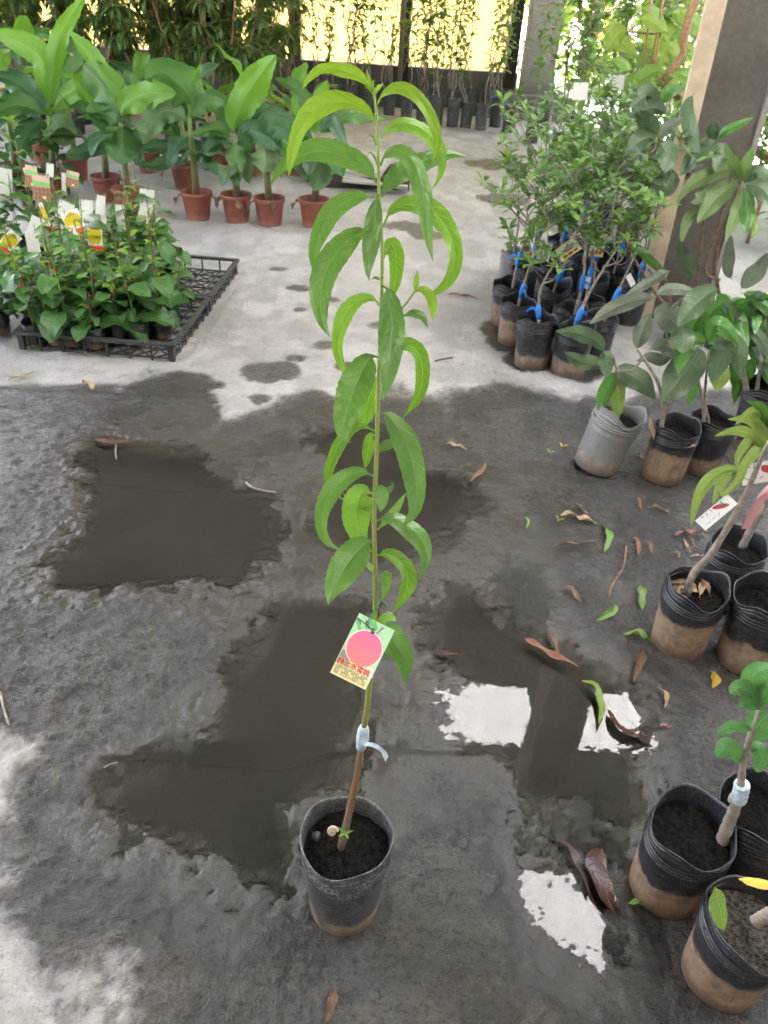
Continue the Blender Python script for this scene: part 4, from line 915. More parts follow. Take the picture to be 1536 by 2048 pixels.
def hangtag(TLp, TRp, BLp, label, art='white', grp=None):
    w = np.linalg.norm(TRp-TLp); hh = np.linalg.norm(BLp-TLp); t = thing('plant_tag', tuple(BLp), label, 'tag', grp)
    Xd = (TRp-TLp)/w; Yd = (TLp-BLp)/hh; Yd = Yd-Xd*(Yd@Xd); Yd /= np.linalg.norm(Yd); c = Card(BLp, Xd, Yd, t)
    if art == 'white': c.card(w, hh, 'white_card')
    elif art == 'yellow':
        c.card(w, hh, 'p_white'); c.poly('strip', [(0, 0), (w, 0), (w, .2*hh), (0, .2*hh)], 'p_orange', 1.2)
        for i in range(5): c.poly('letter', [(w*(.1+.17*i), .05*hh), (w*(.22+.17*i), .05*hh), (w*(.22+.17*i), .15*hh), (w*(.1+.17*i), .15*hh)], 'p_red', 2.2)
        for cx_, cy_, rx_, ry_, ro in [(.3, .52, .29, .3, .12), (.7, .55, .27, .29, -.1), (.5, .74, .2, .22, 0)]: c.disc('fruit_print', (w*cx_, hh*cy_), w*rx_, hh*ry_, 'p_fruit', 2+cx_, ro, 20)
        for cx_ in (.3, .5, .66): c.disc('calyx_print', (w*cx_, hh*.82), w*.1, hh*.03, 'p_brown', 4, cx_, 8)
    elif art == 'brown':
        c.card(w, hh, 'p_green'); c.poly('photo_print', [(0, 0), (w, 0), (w, .6*hh), (0, .6*hh)], 'p_tan', 1.2)
        c.poly('photo_print', [(0, .78*hh), (w, .72*hh), (w, .98*hh), (0, .98*hh)], 'p_pale', 1.2)
        for k in range(12): c.disc('fruit_print', (w*(.14+.24*(k % 4)), hh*(.1+.17*(k//4))), w*.135, hh*.1, 'p_brown', 2+.1*k, 0, 14)
        c.disc('cut_fruit_print', (w*.62, hh*.13), w*.12, hh*.07, 'p_yel', 4, .3, 14)
    elif art == 'red':
        c.card(w, hh, 'p_white'); c.disc('fruit_print', (w*.68, hh*.62), w*.2, hh*.17, 'p_rfruit', 2, -.5, 20)
        for k in range(4): c.disc('letter', (w*(.18+.13*k), hh*(.86-.05*(k % 2))), w*.05, hh*.03, 'p_red', 2, k, 6)
        for k in range(3): c.disc('ink_print', (w*(.2+.16*k), hh*.28), w*.07, hh*.018, 'p_black', 2, .4*k, 6)
    elif art == 'dark':
        c.card(w, hh, 'p_yel'); c.poly('photo_print', [(.02*w, .35*hh), (.98*w, .35*hh), (.98*w, .85*hh), (.02*w, .85*hh)], 'p_lgreen', 1.2); c.disc('fruit_print', (w*.55, hh*.58), w*.3, hh*.18, 'p_brown', 2, 0, 20)
        for k in range(3): c.poly('letter', [(w*(.15+.26*k), .12*hh), (w*(.35+.26*k), .12*hh), (w*(.35+.26*k), .28*hh), (w*(.15+.26*k), .28*hh)], 'p_red', 2.2)
    wv, wf = tube(spline([TLp*.5+TRp*.5-Yd*.008+c.N*.003, TLp*.5+TRp*.5+Yd*.006+c.N*.004, TLp*.5+TRp*.5+Yd*.012-c.N*.006, TLp*.5+TRp*.5+Yd*.004-c.N*.01], 8), .0012, 5); wpart('tie_wire', wv, wf, M['wire'], t)
# tags seen in the photo: top-left, top-right, bottom-left pixels, height of the tag top, art, label
TG = [
 ((0,335),(28,340),(0,420),.44,'white','bright blank white tag at the edge of the seedlings, near the yellow-green shoots'),
 ((50,425),(76,437),(50,470),.42,'white','blank white tag tilted above a second white tag among the seedlings'),
 ((57,462),(83,462),(58,515),.38,'white','blank white tag hanging low, its stake leaning across it'),
 ((108,395),(138,408),(110,432),.42,'white','small blank white tag half hidden by shoots, behind the yellow fruit tags'),
 ((153,398),(180,401),(160,440),.44,'white','cream blank tag on a tan stake behind the yellow fruit tags'),
 ((172,401),(200,403),(186,448),.43,'white','cream blank tag touching another cream tag'),
 ((184,388),(202,392),(190,428),.46,'white','narrow white tag standing above the cream tags'),
 ((238,410),(256,411),(234,463),.40,'white','narrow white tag alone on its stake at the tray edge'),
 ((272,398),(296,408),(270,446),.40,'white','bright white diamond-tilted tag on a double-clipped stake'),
 ((281,377),(311,381),(279,412),.44,'white','white tag on the outermost tall dark stake by the terracotta pots'),
 ((145,450),(152,447),(165,502),.38,'white','white tag seen edge-on between the two yellow fruit tags'),
 ((83,405),(91,403),(98,465),.40,'yellow','yellowish tag seen edge-on beside the first yellow fruit tag'),
 ((112,432),(146,420),(140,472),.40,'yellow','tilted tag with yellow fruit and an orange strip, the higher of two'),
 ((175,447),(204,449),(178,501),.39,'yellow','upright tag with yellow fruit over an orange lettered strip, the lower of two'),
 ((-4,445),(20,465),(-8,490),.40,'yellow','yellow fruit tag cut by the edge of the seedling group'),
 ((30,330),(54,334),(50,372),.50,'brown','tag with pinkish-brown fruits, tilted away behind the white tag'),
 ((78,352),(113,356),(68,400),.48,'brown','broad tag with brown round fruits and a cut one, in front of its neighbours'),
 ((54,335),(80,330),(60,380),.50,'brown','tag with brown fruits half covered by the broad fruit tag'),
 ((125,338),(150,345),(130,370),.50,'brown','tag with brown fruits behind a narrow white tag'),
 ((91,325),(106,328),(92,352),.50,'white','small bright white tag above the broad brown-fruit tag'),
 ((117,345),(126,346),(124,392),.48,'white','narrow whitish tag hanging against the brown-fruit tag'),
]
used = []
SHORT = ['bright blank tag at the edge', 'upper of two white tags', 'low white tag with the leaning stake', 'small half-hidden white tag', 'first cream tag', 'second cream tag', 'narrow white tag above the cream tags', 'narrow lone white tag at the tray edge', 'diamond-tilted white tag', 'white tag on the outermost dark stake', 'edge-on white tag between yellow fruit tags', 'edge-on yellowish tag', 'higher yellow fruit tag', 'lower yellow fruit tag', 'yellow fruit tag at the edge of the group', 'tilted brown-fruit tag', 'broad brown-fruit tag', 'half-covered brown-fruit tag', 'brown-fruit tag behind a narrow white one', 'small white tag above the broad fruit tag', 'narrow whitish tag against the fruit tag']
for TGI, (a, b, c, z, art, lab) in enumerate(TG):
    A = G((a[0]+b[0])/2, (a[1]+b[1])/2, z); Yt = A[1]
    A_, B_, C_ = AT(*a, Yt), AT(*b, Yt+.01), AT(*c, Yt-.015)
    hangtag(A_, B_, C_, lab, art)
    fx = A[0]+random.uniform(.0, .06); fy = A[1]+random.uniform(-.05, .03)
    if not any(math.hypot(fx-u[0], fy-u[1]) < .07 for u in used):
        used.append((fx, fy)); seedling((fx, fy), (A_+B_)/2+[0, .006, .015], 'seedling staked under the '+SHORT[len(used)-1 if 0 else TGI])
for T, W_, D_, nx_, xm in ((T1, W1, D1, 7, .82), (T2, W2, D2, 7, .64)):
    for i in range(nx_):
        for j in range(6):
            a_, b_ = .06+i*(W_-.1)/nx_, .055+j*(D_-.1)/5.5
            if a_ > W_*xm-(.06 if j % 2 else 0)-(.16 if j < 1 else 0): continue
            p = T(a_, b_, 0)
            if any(math.hypot(p[0]-u[0], p[1]-u[1]) < .07 for u in used): continue
            used.append((p[0], p[1])); seedling((p[0]+random.uniform(-.01, .01), p[1]), p+[random.uniform(-.08, .06), random.uniform(-.05, .05), random.uniform(.24, .56)], ('leafy seedling in the %s row of the %s tray, counted from its front rim' % (('first', 'second', 'third', 'fourth', 'fifth', 'sixth')[j], 'front' if T is T1 else 'rear')))
for px_, py_ in [(5,672),(-30,640),(20,600),(-20,560),(15,520),(-25,480),(20,560)]:
    g = G(px_, py_); seedling((g[0], g[1]), g+[.02, 0, random.uniform(.3, .42)], 'leafy seedling in a black pot standing on the floor outside the trays', 12, 'seedlings beside the trays')
g = G(20, 400)   # yellow-green young plants behind the tags
for k, (px_, py_) in enumerate([(15,395),(45,390),(100,390),(130,395),(60,420)]):
    g = G(px_, py_); o = seedling((g[0], g[1]), g+[0, 0, .5], 'taller seedling with yellow-green top leaves behind the fruit tags', 9, 'taller seedlings behind the tags')
    for j in range(6): put('leaf', SLY[j % 2], o, (0, 0, .46+.01*j), (0, -.2, j*1.1), 1.8)

# ------------------------------------------------------------------ bushy saplings with blue ties in muddy black pots
def bush(o, hh, seed, n=10, lean=(0, 0), r0=.006):
    r = np.random.default_rng(seed); tubes = []; specs = []; young = []
    base = np.array([r.normal(0, .015), r.normal(0, .015), .15]); main = spline([base, base+[lean[0]*.4+r.normal(0, .02), lean[1]*.4+r.normal(0, .02), hh*.35], base+[lean[0]+r.normal(0, .04), lean[1]+r.normal(0, .04), hh*.75]], 14)
    tubes.append(tube(main, np.linspace(r0, r0*.45, 14), 7)); tips = []
    for b in range(n):
        q = main[r.integers(7, 14)]; a_ = r.uniform(0, 6.28); L = r.uniform(.12, .28)
        e = q+np.array([math.cos(a_)*L*.7, math.sin(a_)*L*.7, L*r.uniform(.35, 1.1)]); P = spline([q, (q+e)/2+r.normal(0, .015, 3), e], 7)
        tubes.append(tube(P, np.linspace(r0*.45, r0*.22, 7), 5)); tips.append((P, e))
        for k in range(2):
            c = P[r.integers(2, 6)]; a2 = r.uniform(0, 6.28); e2 = c+np.array([math.cos(a2), math.sin(a2), r.uniform(.3, 1.2)])*r.uniform(.05, .12)
            P2 = spline([c, (c+e2)/2+r.normal(0, .008, 3), e2], 5); tubes.append(tube(P2, np.linspace(r0*.3, r0*.18, 5), 4)); tips.append((P2, e2))
    for P, e in tips:
        yg = r.random() < .35
        for k in range(r.integers(7, 12)):
            c = e if k < 7 else P[r.integers(len(P)//2, len(P))]; L = r.uniform(.04, .078)
            (young if yg and k < 5 else specs).append((c+r.normal(0, .004, 3), r.uniform(0, 6.28), r.uniform(-.2, 1.1), r.uniform(.2, .9), L, L*.4))
    v, f = merge(tubes); put('stem', mesh('stem', v, f, M['bark_grey']), o)
    v, f, u, rn = many_leaves(specs, n=5, nu=3, a=1., b=.7, fold=.25, pet=.08); tag(put('foliage', mesh('foliage', v, f, M['bush'], u, rnd=rn), o), kind='stuff')
    if young:
        v, f, u, rn = many_leaves(young, n=5, nu=3, a=1., b=.7, fold=.25, pet=.08); tag(put('young_foliage', mesh('young_foliage', v, f, M['bush_young'], u, rnd=rn), o), kind='stuff')
    return main
def bluetie(o, main, k):
    P = main[k:k+2]; q = spline([main[k], main[k+1]], 5)
    v, f = tube(spline([main[k-1], main[k], main[k+1]], 5), .0105*np.array([.8, 1.1, 1.2, 1.1, .8]), 9); TI = put('tie', mesh('tie', v, f, M['blue_tie']), o)
    a_ = random.uniform(0, 6.28); c = main[k]; d_ = np.array([math.cos(a_), math.sin(a_), 0]); rb = spline([c, c+d_*.03+[0, 0, .01], c+d_*.055-[0, 0, .012]], 6); s = np.array([0, 0, .006])
    v = np.vstack([rb+s, rb-s]); v = np.vstack([v, v+np.cross(d_, [0, 0, 1])*.0008]); f = [[i, i+1, 7+i, 6+i] for i in range(5)]+[[12+i, 18+i, 19+i, 13+i] for i in range(5)]
    put('tie_end', mesh('tie_end', v, f, M['blue_tie']), TI)
BP = [((1076,642),'pot_mud2',.5,1.08,'bushy sapling with a long blue tie, in the foremost mud-stained pot of the cluster, over its dusty ribbed rim'),
 ((1152,658),'pot_mud2',.5,1.05,''),((1036,600),'pot_mud',.6,1.0,''),((1022,566),'pot_mud',.62,1.0,''),((1106,574),'pot_mud2',.7,1.1,''),((1141,614),'pot_mud2',.6,1.,''),((1204,635),'pot_dark',.6,1.,''),((1178,592),'pot_dark',.65,.95,''),((1055,539),'pot_dark',.7,1.,''),((1030,500),'pot_grey',.45,.95,''),((1114,536),'pot_dark',.75,1.,''),((1118,505),'pot_dark',.8,1.,''),((1188,552),'pot_dark',.7,1.,''),((1166,520),'pot_dark',.8,1.,''),((1232,540),'pot_dark',.7,1.,''),((1236,494),'pot_dark',.8,1.,''),((1270,566),'pot_dark',.6,1.,''),((1122,478),'pot_dark',.85,1.,''),((1075,505),'pot_dark',.75,1.,''),((1200,490),'pot_dark',.8,1.,''),((1165,470),'pot_dark',.85,1.,''),((1280,505),'pot_dark',.75,1.,''),
 ((1150,400),'pot_dark',.7,1.,''),((1215,405),'pot_dark',.75,1.,''),((1265,420),'pot_dark',.8,1.,'')]
BL_ = ['small-leaved bushy sapling enclosed by others inside the crowded blue-tied cluster', 'small-leaved bushy sapling at the back of the blue-tied cluster']
BL2 = {1:'bushy sapling leaning out of a torn-rimmed muddy pot at the front of the blue-tied cluster',2:'bushy sapling in a mud-banded pot at the cluster corner, its bare stem leaning',3:'bushy sapling in the tall mud-banded pot on the open-floor side of the cluster',4:'bushy sapling in the widest pot of the blue-tied cluster, with brown mud at its foot',5:'bushy sapling standing between the widest pot and the torn-rimmed pot',9:'short sprig of a sapling in a grey weathered pot at the cluster edge'}
for i, ((px_, py_), pm, hh, sc, lab) in enumerate(BP):
    g = G(px_, py_, .2); o = thing('potted_bush_sapling', (g[0], g[1], 0), (lab and 'bushy sapling with a long blue tie in the foremost mud-stained pot of the cluster') or BL2.get(i, BL_[i > 17]), 'sapling', 'blue-tied bushy saplings'); blackpot(o, pm, sc, (random.uniform(-.05, .05), random.uniform(-.05, .05)))
    lean = {0: (-.02, .1), 1: (.14, .1), 2: (.08, .02), 3: (.1, .0), 5: (-.0, .1), 6: (.1, .05)}.get(i, (random.uniform(-.08, .08), random.uniform(-.05, .1)))
    n = 3 if i in (9,) else (6 if i > 5 else 5)
    mn = bush(o, hh*random.uniform(.9, 1.1), 500+i, n, lean, .008 if i < 6 else .006)
    if i not in (9,) and (i < 8 or i % 2 == 0): bluetie(o, mn, 3 if i < 2 else random.choice((3, 4, 5)))
for a, b, c, z, art, lab in [((1048,485),(1068,478),(1047,520),.4,'dark','cream tag with red letters hanging among the blue ties at the cluster edge'),
  ((1075,482),(1100,487),(1072,518),.4,'white','blank white tag beside the red-lettered cream tag'),
  ((1110,500),(1150,472),(1124,525),.42,'dark','white and yellow-edged tag turned diagonally in the blue-tied cluster'),
  ((1186,465),(1215,468),(1176,512),.45,'dark','tag with a round dark fruit and red letters, facing out of the cluster'),
  ((1166,552),(1182,555),(1160,575),.3,'white','grey shaded blank tag low on a blue-tied stem'),
  ((1150,432),(1165,435),(1148,470),.5,'white','narrow white tag high in the blue-tied cluster'),
  ((1262,548),(1272,540),(1262,575),.35,'white','thin white tag edge-on beside the blue tie near the plank'),
  ((1145,165),(1175,165),(1144,200),1.0,'white','white tag hanging high in the bright foliage near the column'),
  ((1224,150),(1249,150),(1222,180),1.0,'white','square white tag hung in the tall green shrubs by the plank'),
  ((1176,255),(1195,258),(1174,310),.8,'white','long white tag within the bushes behind the cluster')]:
    Yt = G((a[0]+b[0])/2, (a[1]+b[1])/2, z)[1]; Yt = min(Yt, 6.5); hangtag(AT(*a, Yt), AT(*b, Yt+.01), AT(*c, Yt-.01), lab, art)

# ------------------------------------------------------------------ potted plants along the right side, leaves traced one by one
def pl(o, Y, pts, w, mt, dy=(0, -.03), th=(10, 15), a=.6, b=.9, fold=.42, under=False, n=22):
    v, f, u = pxblade(pts, w, Y, dy, th, fold=fold, n=n, nu=7, a=a, b=b, pet=.05, wav=.18, curl=.2, serr=0, under=under); wpart('leaf', v, f, M[mt], o, u)
def pst(o, Y, pts, w0, w1, mt='bark_grey', dy=0.):
    P = spline([AT(x_, y_, Y+dy) for x_, y_ in pts], 20); r = np.linspace(w0, w1, 20)/2/np.array([PPM(p) for p in P]); r = r*(1+.1*np.sin(np.arange(20)*2.2)); v, f = tube(P, r, 9); wpart('stem', v, f, M[mt], o)
# tilted grey pot
g = G(1188, 935); o = thing('potted_grey_pot_plant', (g[0], g[1], 0), 'plant with hanging bright green leaves in a leaning torn-rimmed grey pot', 'potted plant'); Yg = g[1]
blackpot(o, 'pot_grey', 1.12, (-.05, .22), 1)
pst(o, Yg+.02, [(1214,880),(1222,850),(1232,800),(1236,750),(1225,712)], 12, 6)
for p, w, mt in [([(1232,740),(1218,770),(1206,800),(1200,832)],34,'glossy'),([(1236,745),(1238,780),(1236,815),(1232,848)],30,'lychee'),([(1236,840),(1232,860),(1238,878)],14,'fallen_green'),([(1210,706),(1190,680),(1150,665),(1112,662)],36,'dusty'),([(1212,735),(1190,728),(1160,722),(1128,704)],34,'dusty'),([(1206,700),(1212,715),(1214,735),(1212,755)],36,'dusty'),([(1226,740),(1250,745),(1285,765),(1312,798)],50,'dusty')]: pl(o, Yg+.02, p, w, mt)
# pot two: large dark leaves
g = G(1322, 955); o = thing('potted_large_leaf_plant', (g[0], g[1], 0), 'plant with large dark dusty leaves in a mud-banded black pot holding a dry leaf', 'potted plant'); Y2 = g[1]
blackpot(o, 'pot_mud', 1.02, (0, .02), 0)
pst(o, Y2, [(1322,890),(1323,850),(1328,825),(1318,770),(1296,730),(1275,700)], 11, 5); pst(o, Y2, [(1326,835),(1340,805),(1352,770),(1372,720),(1400,690)], 7, 4); pst(o, Y2+.02, [(1300,735),(1285,720),(1265,740),(1232,742)], 5, 4); pst(o, Y2+.05, [(1352,770),(1340,700),(1330,640),(1360,600),(1400,585)], 5, 3)
for p, w, mt in [([(1400,690),(1388,715),(1355,765),(1322,806)],76,'dusty'),([(1415,690),(1395,680),(1375,690),(1362,720),(1356,748)],40,'glossy'),([(1275,700),(1278,680),(1288,655),(1302,626)],38,'grey_leaf'),([(1312,596),(1280,598),(1230,615),(1178,648)],36,'grey_leaf'),([(1330,600),(1335,625),(1350,648),(1368,662)],58,'grey_leaf'),([(1360,650),(1366,668),(1366,690),(1362,706)],50,'dusty'),([(1440,578),(1420,585),(1385,615),(1356,652)],56,'dusty'),([(1310,590),(1335,578),(1370,580),(1400,590)],26,'grey_leaf'),([(1300,560),(1330,545),(1290,570),(1240,598)],24,'grey_leaf'),([(1300,700),(1325,690),(1350,705),(1372,730)],32,'grey_leaf'),([(1345,700),(1325,720),(1300,715),(1272,722)],26,'grey_leaf')]: pl(o, Y2, p, w, mt, (0, -.05) if mt != 'grey_leaf' else (.05, .02))
v, f, u = pxblade([(1318,885),(1345,882),(1368,888),(1392,890)], 22, Y2-.05, (0, -.02), (30, 30), n=14, nu=5, wav=.4, fold=.4); tag(wpart('fallen_leaf', v, f, M['dead_pale'], None, u), 'dry tan leaf lying over the rim of the large-leaf pot', 'leaf')
v, f, u = pxblade([(1308,880),(1303,860),(1299,835)], 12, Y2-.04, (0, -.01), (30, 30), n=12, nu=5, wav=.3, fold=.6); tag(wpart('fallen_leaf', v, f, M['dead_pale'], None, u), 'thin dry leaf standing on the soil of the large-leaf pot', 'leaf')
g = G(1398, 938); o = thing('potted_twin_stem_plant', (g[0], g[1], 0), 'twin-stemmed plant with yellowing leaves in a black pot touching the dark dusty-leaved one', 'potted plant'); Y3 = g[1]
blackpot(o, 'pot_mud2', 1., (0, 0), 2)
pst(o, Y3, [(1401,872),(1408,835),(1405,800),(1398,765),(1395,720)], 9, 5); pst(o, Y3, [(1414,870),(1416,840),(1410,810),(1412,760),(1418,700)], 8, 4)
for p, w, mt in [([(1418,690),(1450,678),(1442,715),(1422,766)],58,'dusty'),([(1414,730),(1432,735),(1440,755),(1432,785)],44,'lychee'),([(1400,760),(1390,770),(1382,790),(1376,812)],26,'glossy'),([(1418,700),(1450,680),(1475,700),(1482,760)],46,'dusty'),([(1416,690),(1430,650),(1455,660),(1478,690)],40,'glossy')]: pl(o, Y3, p, w, mt)
# glossy cluster at the right edge
g = G(1500, 880); o = thing('potted_glossy_plant', (g[0], g[1], 0), 'dense plant of glossy drooping green leaves beyond the twin-stemmed plant', 'potted plant'); Y4 = g[1]; blackpot(o, 'pot_dark', 1.1)
pst(o, Y4, [(1500,850),(1490,760),(1470,680),(1440,610)], 12, 6); pst(o, Y4, [(1500,840),(1520,740),(1530,640)], 10, 5)
for k in range(46):
    bx, by = random.choice([(1440,605),(1470,640),(1500,600),(1530,640),(1520,720),(1490,700),(1460,600),(1545,600),(1430,590),(1480,585),(1530,585),(1420,620)]); a_ = random.uniform(.2, 2.6); L = random.uniform(70, 120)
    pl(o, Y4, [(bx, by), (bx+L*.35*math.cos(a_), by+L*.1), (bx+L*.75*math.cos(a_), by+L*.45), (bx+L*math.cos(a_), by+L*.85)], random.uniform(26, 38), random.choice(['glossy', 'glossy', 'glossy', 'dusty']), (random.uniform(-.08, .1), random.uniform(-.12, .1)), (10, 30))
# ribbed-leaf rosette plants against the pillar
g = G(1440, 700); o = thing('potted_ribbed_leaf_plant', (g[0], g[1], 0), 'tall plant with rosettes of long ribbed leaves before the concrete pillar', 'potted plant'); Y5 = g[1]; blackpot(o, 'pot_dark', 1.1)
pst(o, Y5, [(1440,600),(1430,520),(1450,450),(1482,375)], 8, 6, 'bark'); pst(o, Y5, [(1440,560),(1410,540),(1440,440),(1465,340)], 6, 4, 'bark'); pst(o, Y5, [(1400,620),(1395,560),(1410,420),(1418,330)], 6, 4, 'bark')
for p, w, mt in [([(1484,372),(1475,340),(1440,342),(1380,372),(1352,408)],34,'loquat'),([(1484,372),(1460,375),(1425,405),(1394,446)],46,'loquat'),([(1486,370),(1480,410),(1468,440),(1452,480)],30,'loquat'),([(1486,370),(1492,400),(1495,440),(1490,470)],36,'glossy'),([(1484,368),(1470,335),(1458,310),(1450,285)],24,'loquat'),([(1486,368),(1490,335),(1500,310),(1506,292)],26,'loquat'),([(1486,368),(1505,345),(1525,345),(1545,360)],30,'dusty'),([(1486,370),(1515,372),(1535,390),(1550,420)],36,'dusty'),([(1434,280),(1420,290),(1385,320),(1358,352)],40,'dusty'),([(1432,280),(1450,262),(1480,248),(1508,234)],20,'glossy'),([(1434,282),(1440,300),(1438,325),(1430,345)],34,'dusty'),([(1432,280),(1425,262),(1430,250),(1436,244)],26,'dusty'),([(1388,185),(1375,215),(1382,260),(1390,310),(1378,330)],32,'dusty'),([(1425,370),(1408,380),(1395,400),(1382,405)],24,'loquat'),([(1410,395),(1400,420),(1375,440),(1362,490)],24,'loquat'),([(1480,380),(1500,420),(1510,455),(1502,478)],22,'lychee')]: pl(o, Y5, p, w, mt, (0, -.1), (10, 20))
g = G(1350, 705); o = thing('potted_broad_leaf_plant', (g[0], g[1], 0), 'plant with broad dark leaves and brown branches leaning across the plank', 'potted plant'); Y6 = g[1]; blackpot(o, 'pot_dark', 1.)
pst(o, Y6, [(1345,640),(1330,560),(1290,520)], 8, 5, 'bark'); pst(o, Y6+.2, [(1258,360),(1290,320),(1312,295),(1318,270)], 5, 4, 'bark'); pst(o, Y6+.2, [(1278,370),(1310,352),(1345,335)], 5, 3, 'bark'); pst(o, Y6+.2, [(1258,365),(1240,430),(1280,540),(1345,630)], 5, 6, 'bark')
for p, w, mt in [([(1318,285),(1330,300),(1335,315),(1330,345)],50,'dusty'),([(1315,280),(1295,275),(1270,290),(1250,308)],42,'dusty'),([(1345,335),(1340,350),(1330,372),(1300,365)],50,'dusty'),([(1318,272),(1335,255),(1350,245),(1368,235)],26,'grey_leaf'),([(1318,270),(1300,255),(1285,235),(1270,225)],40,'dusty'),([(1335,230),(1310,215),(1285,222),(1255,232)],34,'dusty'),([(1318,205),(1295,190),(1280,200),(1262,212)],40,'dusty'),([(1322,210),(1335,185),(1350,180),(1368,172)],28,'glossy'),([(1390,560),(1380,540),(1370,520),(1360,480)],34,'dusty'),([(1330,545),(1300,520),(1280,500),(1272,475)],18,'glossy'),([(1480,580),(1500,555),(1520,535),(1535,505)],38,'grey_leaf'),([(1465,560),(1455,540),(1458,505),(1462,470)],26,'grey_leaf')]: pl(o, Y6, p, w, mt, (0, -.06), (10, 20))
# lychee-like saplings at the right edge
def sapR(bpx, rim, pm, sc, stem, leaves, lab, mt='bark_grey', Yoff=0., dry=False, s=None, name='potted_fruit_sapling'):
    g = G(*rim, .2*sc); o = thing(name, (g[0], g[1], 0), lab, 'sapling'); blackpot(o, pm, sc, (0, 0), s, dry); Yq = g[1]+Yoff
    for st_, w0, w1 in stem: pst(o, Yq, st_, w0, w1, mt)
    for p, w, m_ in leaves: pl(o, Yq, p, w, m_, (0, -.04), (10, 25))
    return o, Yq
oA, YA = sapR(None, (1396,1172), 'pot_mud', 1.0, [([(1374,1190),(1385,1150),(1420,1110),(1458,1050),(1490,990),(1512,940),(1540,880)],17,9)], [([(1495,960),(1460,940),(1420,960),(1395,1000),(1382,1055)],28,'lychee'),([(1480,955),(1462,945),(1440,975),(1425,1010)],22,'lychee'),([(1510,900),(1490,930),(1475,965),(1445,990),(1432,980)],18,'lychee')], 'leaning sapling stem in a mud-banded black pot filled with dry leaves', s=1)
for k in range(8):
    a_ = random.uniform(0, 6.28); v, f, u = leaf3((.045*math.cos(a_)*random.random(), .045*math.sin(a_)*random.random(), .172), a_+2, .3, .8, random.uniform(.05, .09), .02, fold=.6, wav=.3, n=9, nu=5); tag(wpart('fallen_leaf', v+wloc(oA), f, M[random.choice(['dead_pale', 'dead'])], None, u), 'dry curled leaf lying inside the dry-leaf pot', 'leaf', 'dry leaves in the dry-leaf pot')
oB, YB = sapR(None, (1478,1088), 'pot_dark', 1.0, [([(1484,1095),(1500,1062),(1530,1010),(1560,950)],16,12)], [([(1535,905),(1500,870),(1470,862),(1428,872)],24,'lychee'),([(1535,905),(1505,880),(1480,905),(1472,945)],20,'lychee'),([(1540,900),(1515,900),(1490,930),(1470,950)],24,'lychee'),([(1545,905),(1520,860),(1500,840),(1455,838)],26,'lychee'),([(1545,880),(1520,830),(1500,825),(1470,850)],24,'lychee'),([(1560,870),(1530,850),(1520,815),(1490,800)],26,'glossy')], 'sapling with a fluttering pink tie in a ribbed black pot', s=0)
P = [AT(1540, 985, YB-.03), AT(1520, 1000, YB-.03), AT(1502, 1030, YB-.03), AT(1490, 1058, YB-.03)]; rb = spline(P, 10); sv = RV*.011
v = np.vstack([rb+sv, rb-sv*.8, rb+sv-F*.004, rb-sv*.8+F*.002]); f = [[i, i+1, 11+i, 10+i] for i in range(9)]+[[20+i, 30+i, 31+i, 21+i] for i in range(9)]
wpart('tie_end', v, f, M['pink_tie'], oB); v, f = tube(spline([AT(1522, 1000, YB-.01), AT(1534, 985, YB-.01), AT(1548, 972, YB-.01)], 6), .012, 8); wpart('tie', v, f, M['pink_tie'], oB)
sapR(None, (1540,1195), 'pot_mud', 1.05, [([(1545,1205),(1570,1120),(1590,1040)],14,10)], [], 'black pot with a mud band, sapling mostly beyond it, next to the dry-leaf pot', s=2)
Yt = YA-.02; hangtag(AT(1415, 1035, Yt), AT(1480, 980, Yt), AT(1414, 1053, Yt-.01)+[0, 0, -.012], 'white tag with a red fruit wired to the leaning sapling stem', 'red')
Yt = YB+.02; hangtag(AT(1470, 935, Yt), AT(1545, 922, Yt), AT(1484, 972, Yt), 'white tag with a red fruit behind the leaning stem, near the pink tie', 'red')
# bottom right
o1, Y1_ = sapR(None, (1386,1655), 'pot_mud', 1.0, [([(1437,1700),(1452,1660),(1470,1615),(1481,1578)],26,21),([(1481,1575),(1486,1530),(1498,1480),(1508,1452),(1520,1420)],16,11)], [], 'mud-banded black pot with a grafted sapling wrapped in white tape and round green leaves', s=0)
v, f = tube(spline([AT(1477, 1600, Y1_), AT(1482, 1582, Y1_), AT(1484, 1568, Y1_)], 12), (.0125+.001*np.sin(np.arange(12)*2)), 12); wpart('graft_tape', v, f, M['tape'], o1)
v, f, u = pxblade([(1476,1585),(1465,1590),(1458,1606)], 10, Y1_-.015, n=8, nu=3, a=.2, b=.2); wpart('tape_end', v, f, M['tape'], o1)
for p, w in [([(1500,1480),(1508,1465),(1520,1445),(1540,1425)],60),([(1488,1530),(1470,1505),(1452,1495),(1434,1515)],42),([(1505,1460),(1482,1455),(1460,1455),(1434,1465)],26),([(1495,1500),(1515,1495),(1522,1520),(1514,1545)],34),([(1520,1420),(1500,1410),(1490,1405),(1478,1412)],22),([(1520,1420),(1500,1385),(1480,1375),(1460,1388)],40),([(1520,1415),(1525,1390),(1532,1375),(1545,1360)],50),([(1520,1410),(1505,1365),(1515,1345),(1545,1335)],50)]: pl(o1, Y1_, p, w, 'round_leaf', (0, -.02), (5, 15), .45, .5)
sapR(None, (1530,1620), 'pot_dark', 1.0, [], [], 'black pot of bare soil with twigs close behind the taped sapling', s=2, name='soil_filled_pot')
o3, Y3_ = sapR(None, (1505,1842), 'pot_mud', .95, [([(1510,1845),(1530,1832),(1560,1815)],26,24)], [], 'mud-banded black pot of dry grey soil with a yellow leaf on its rim', dry=True, s=1)
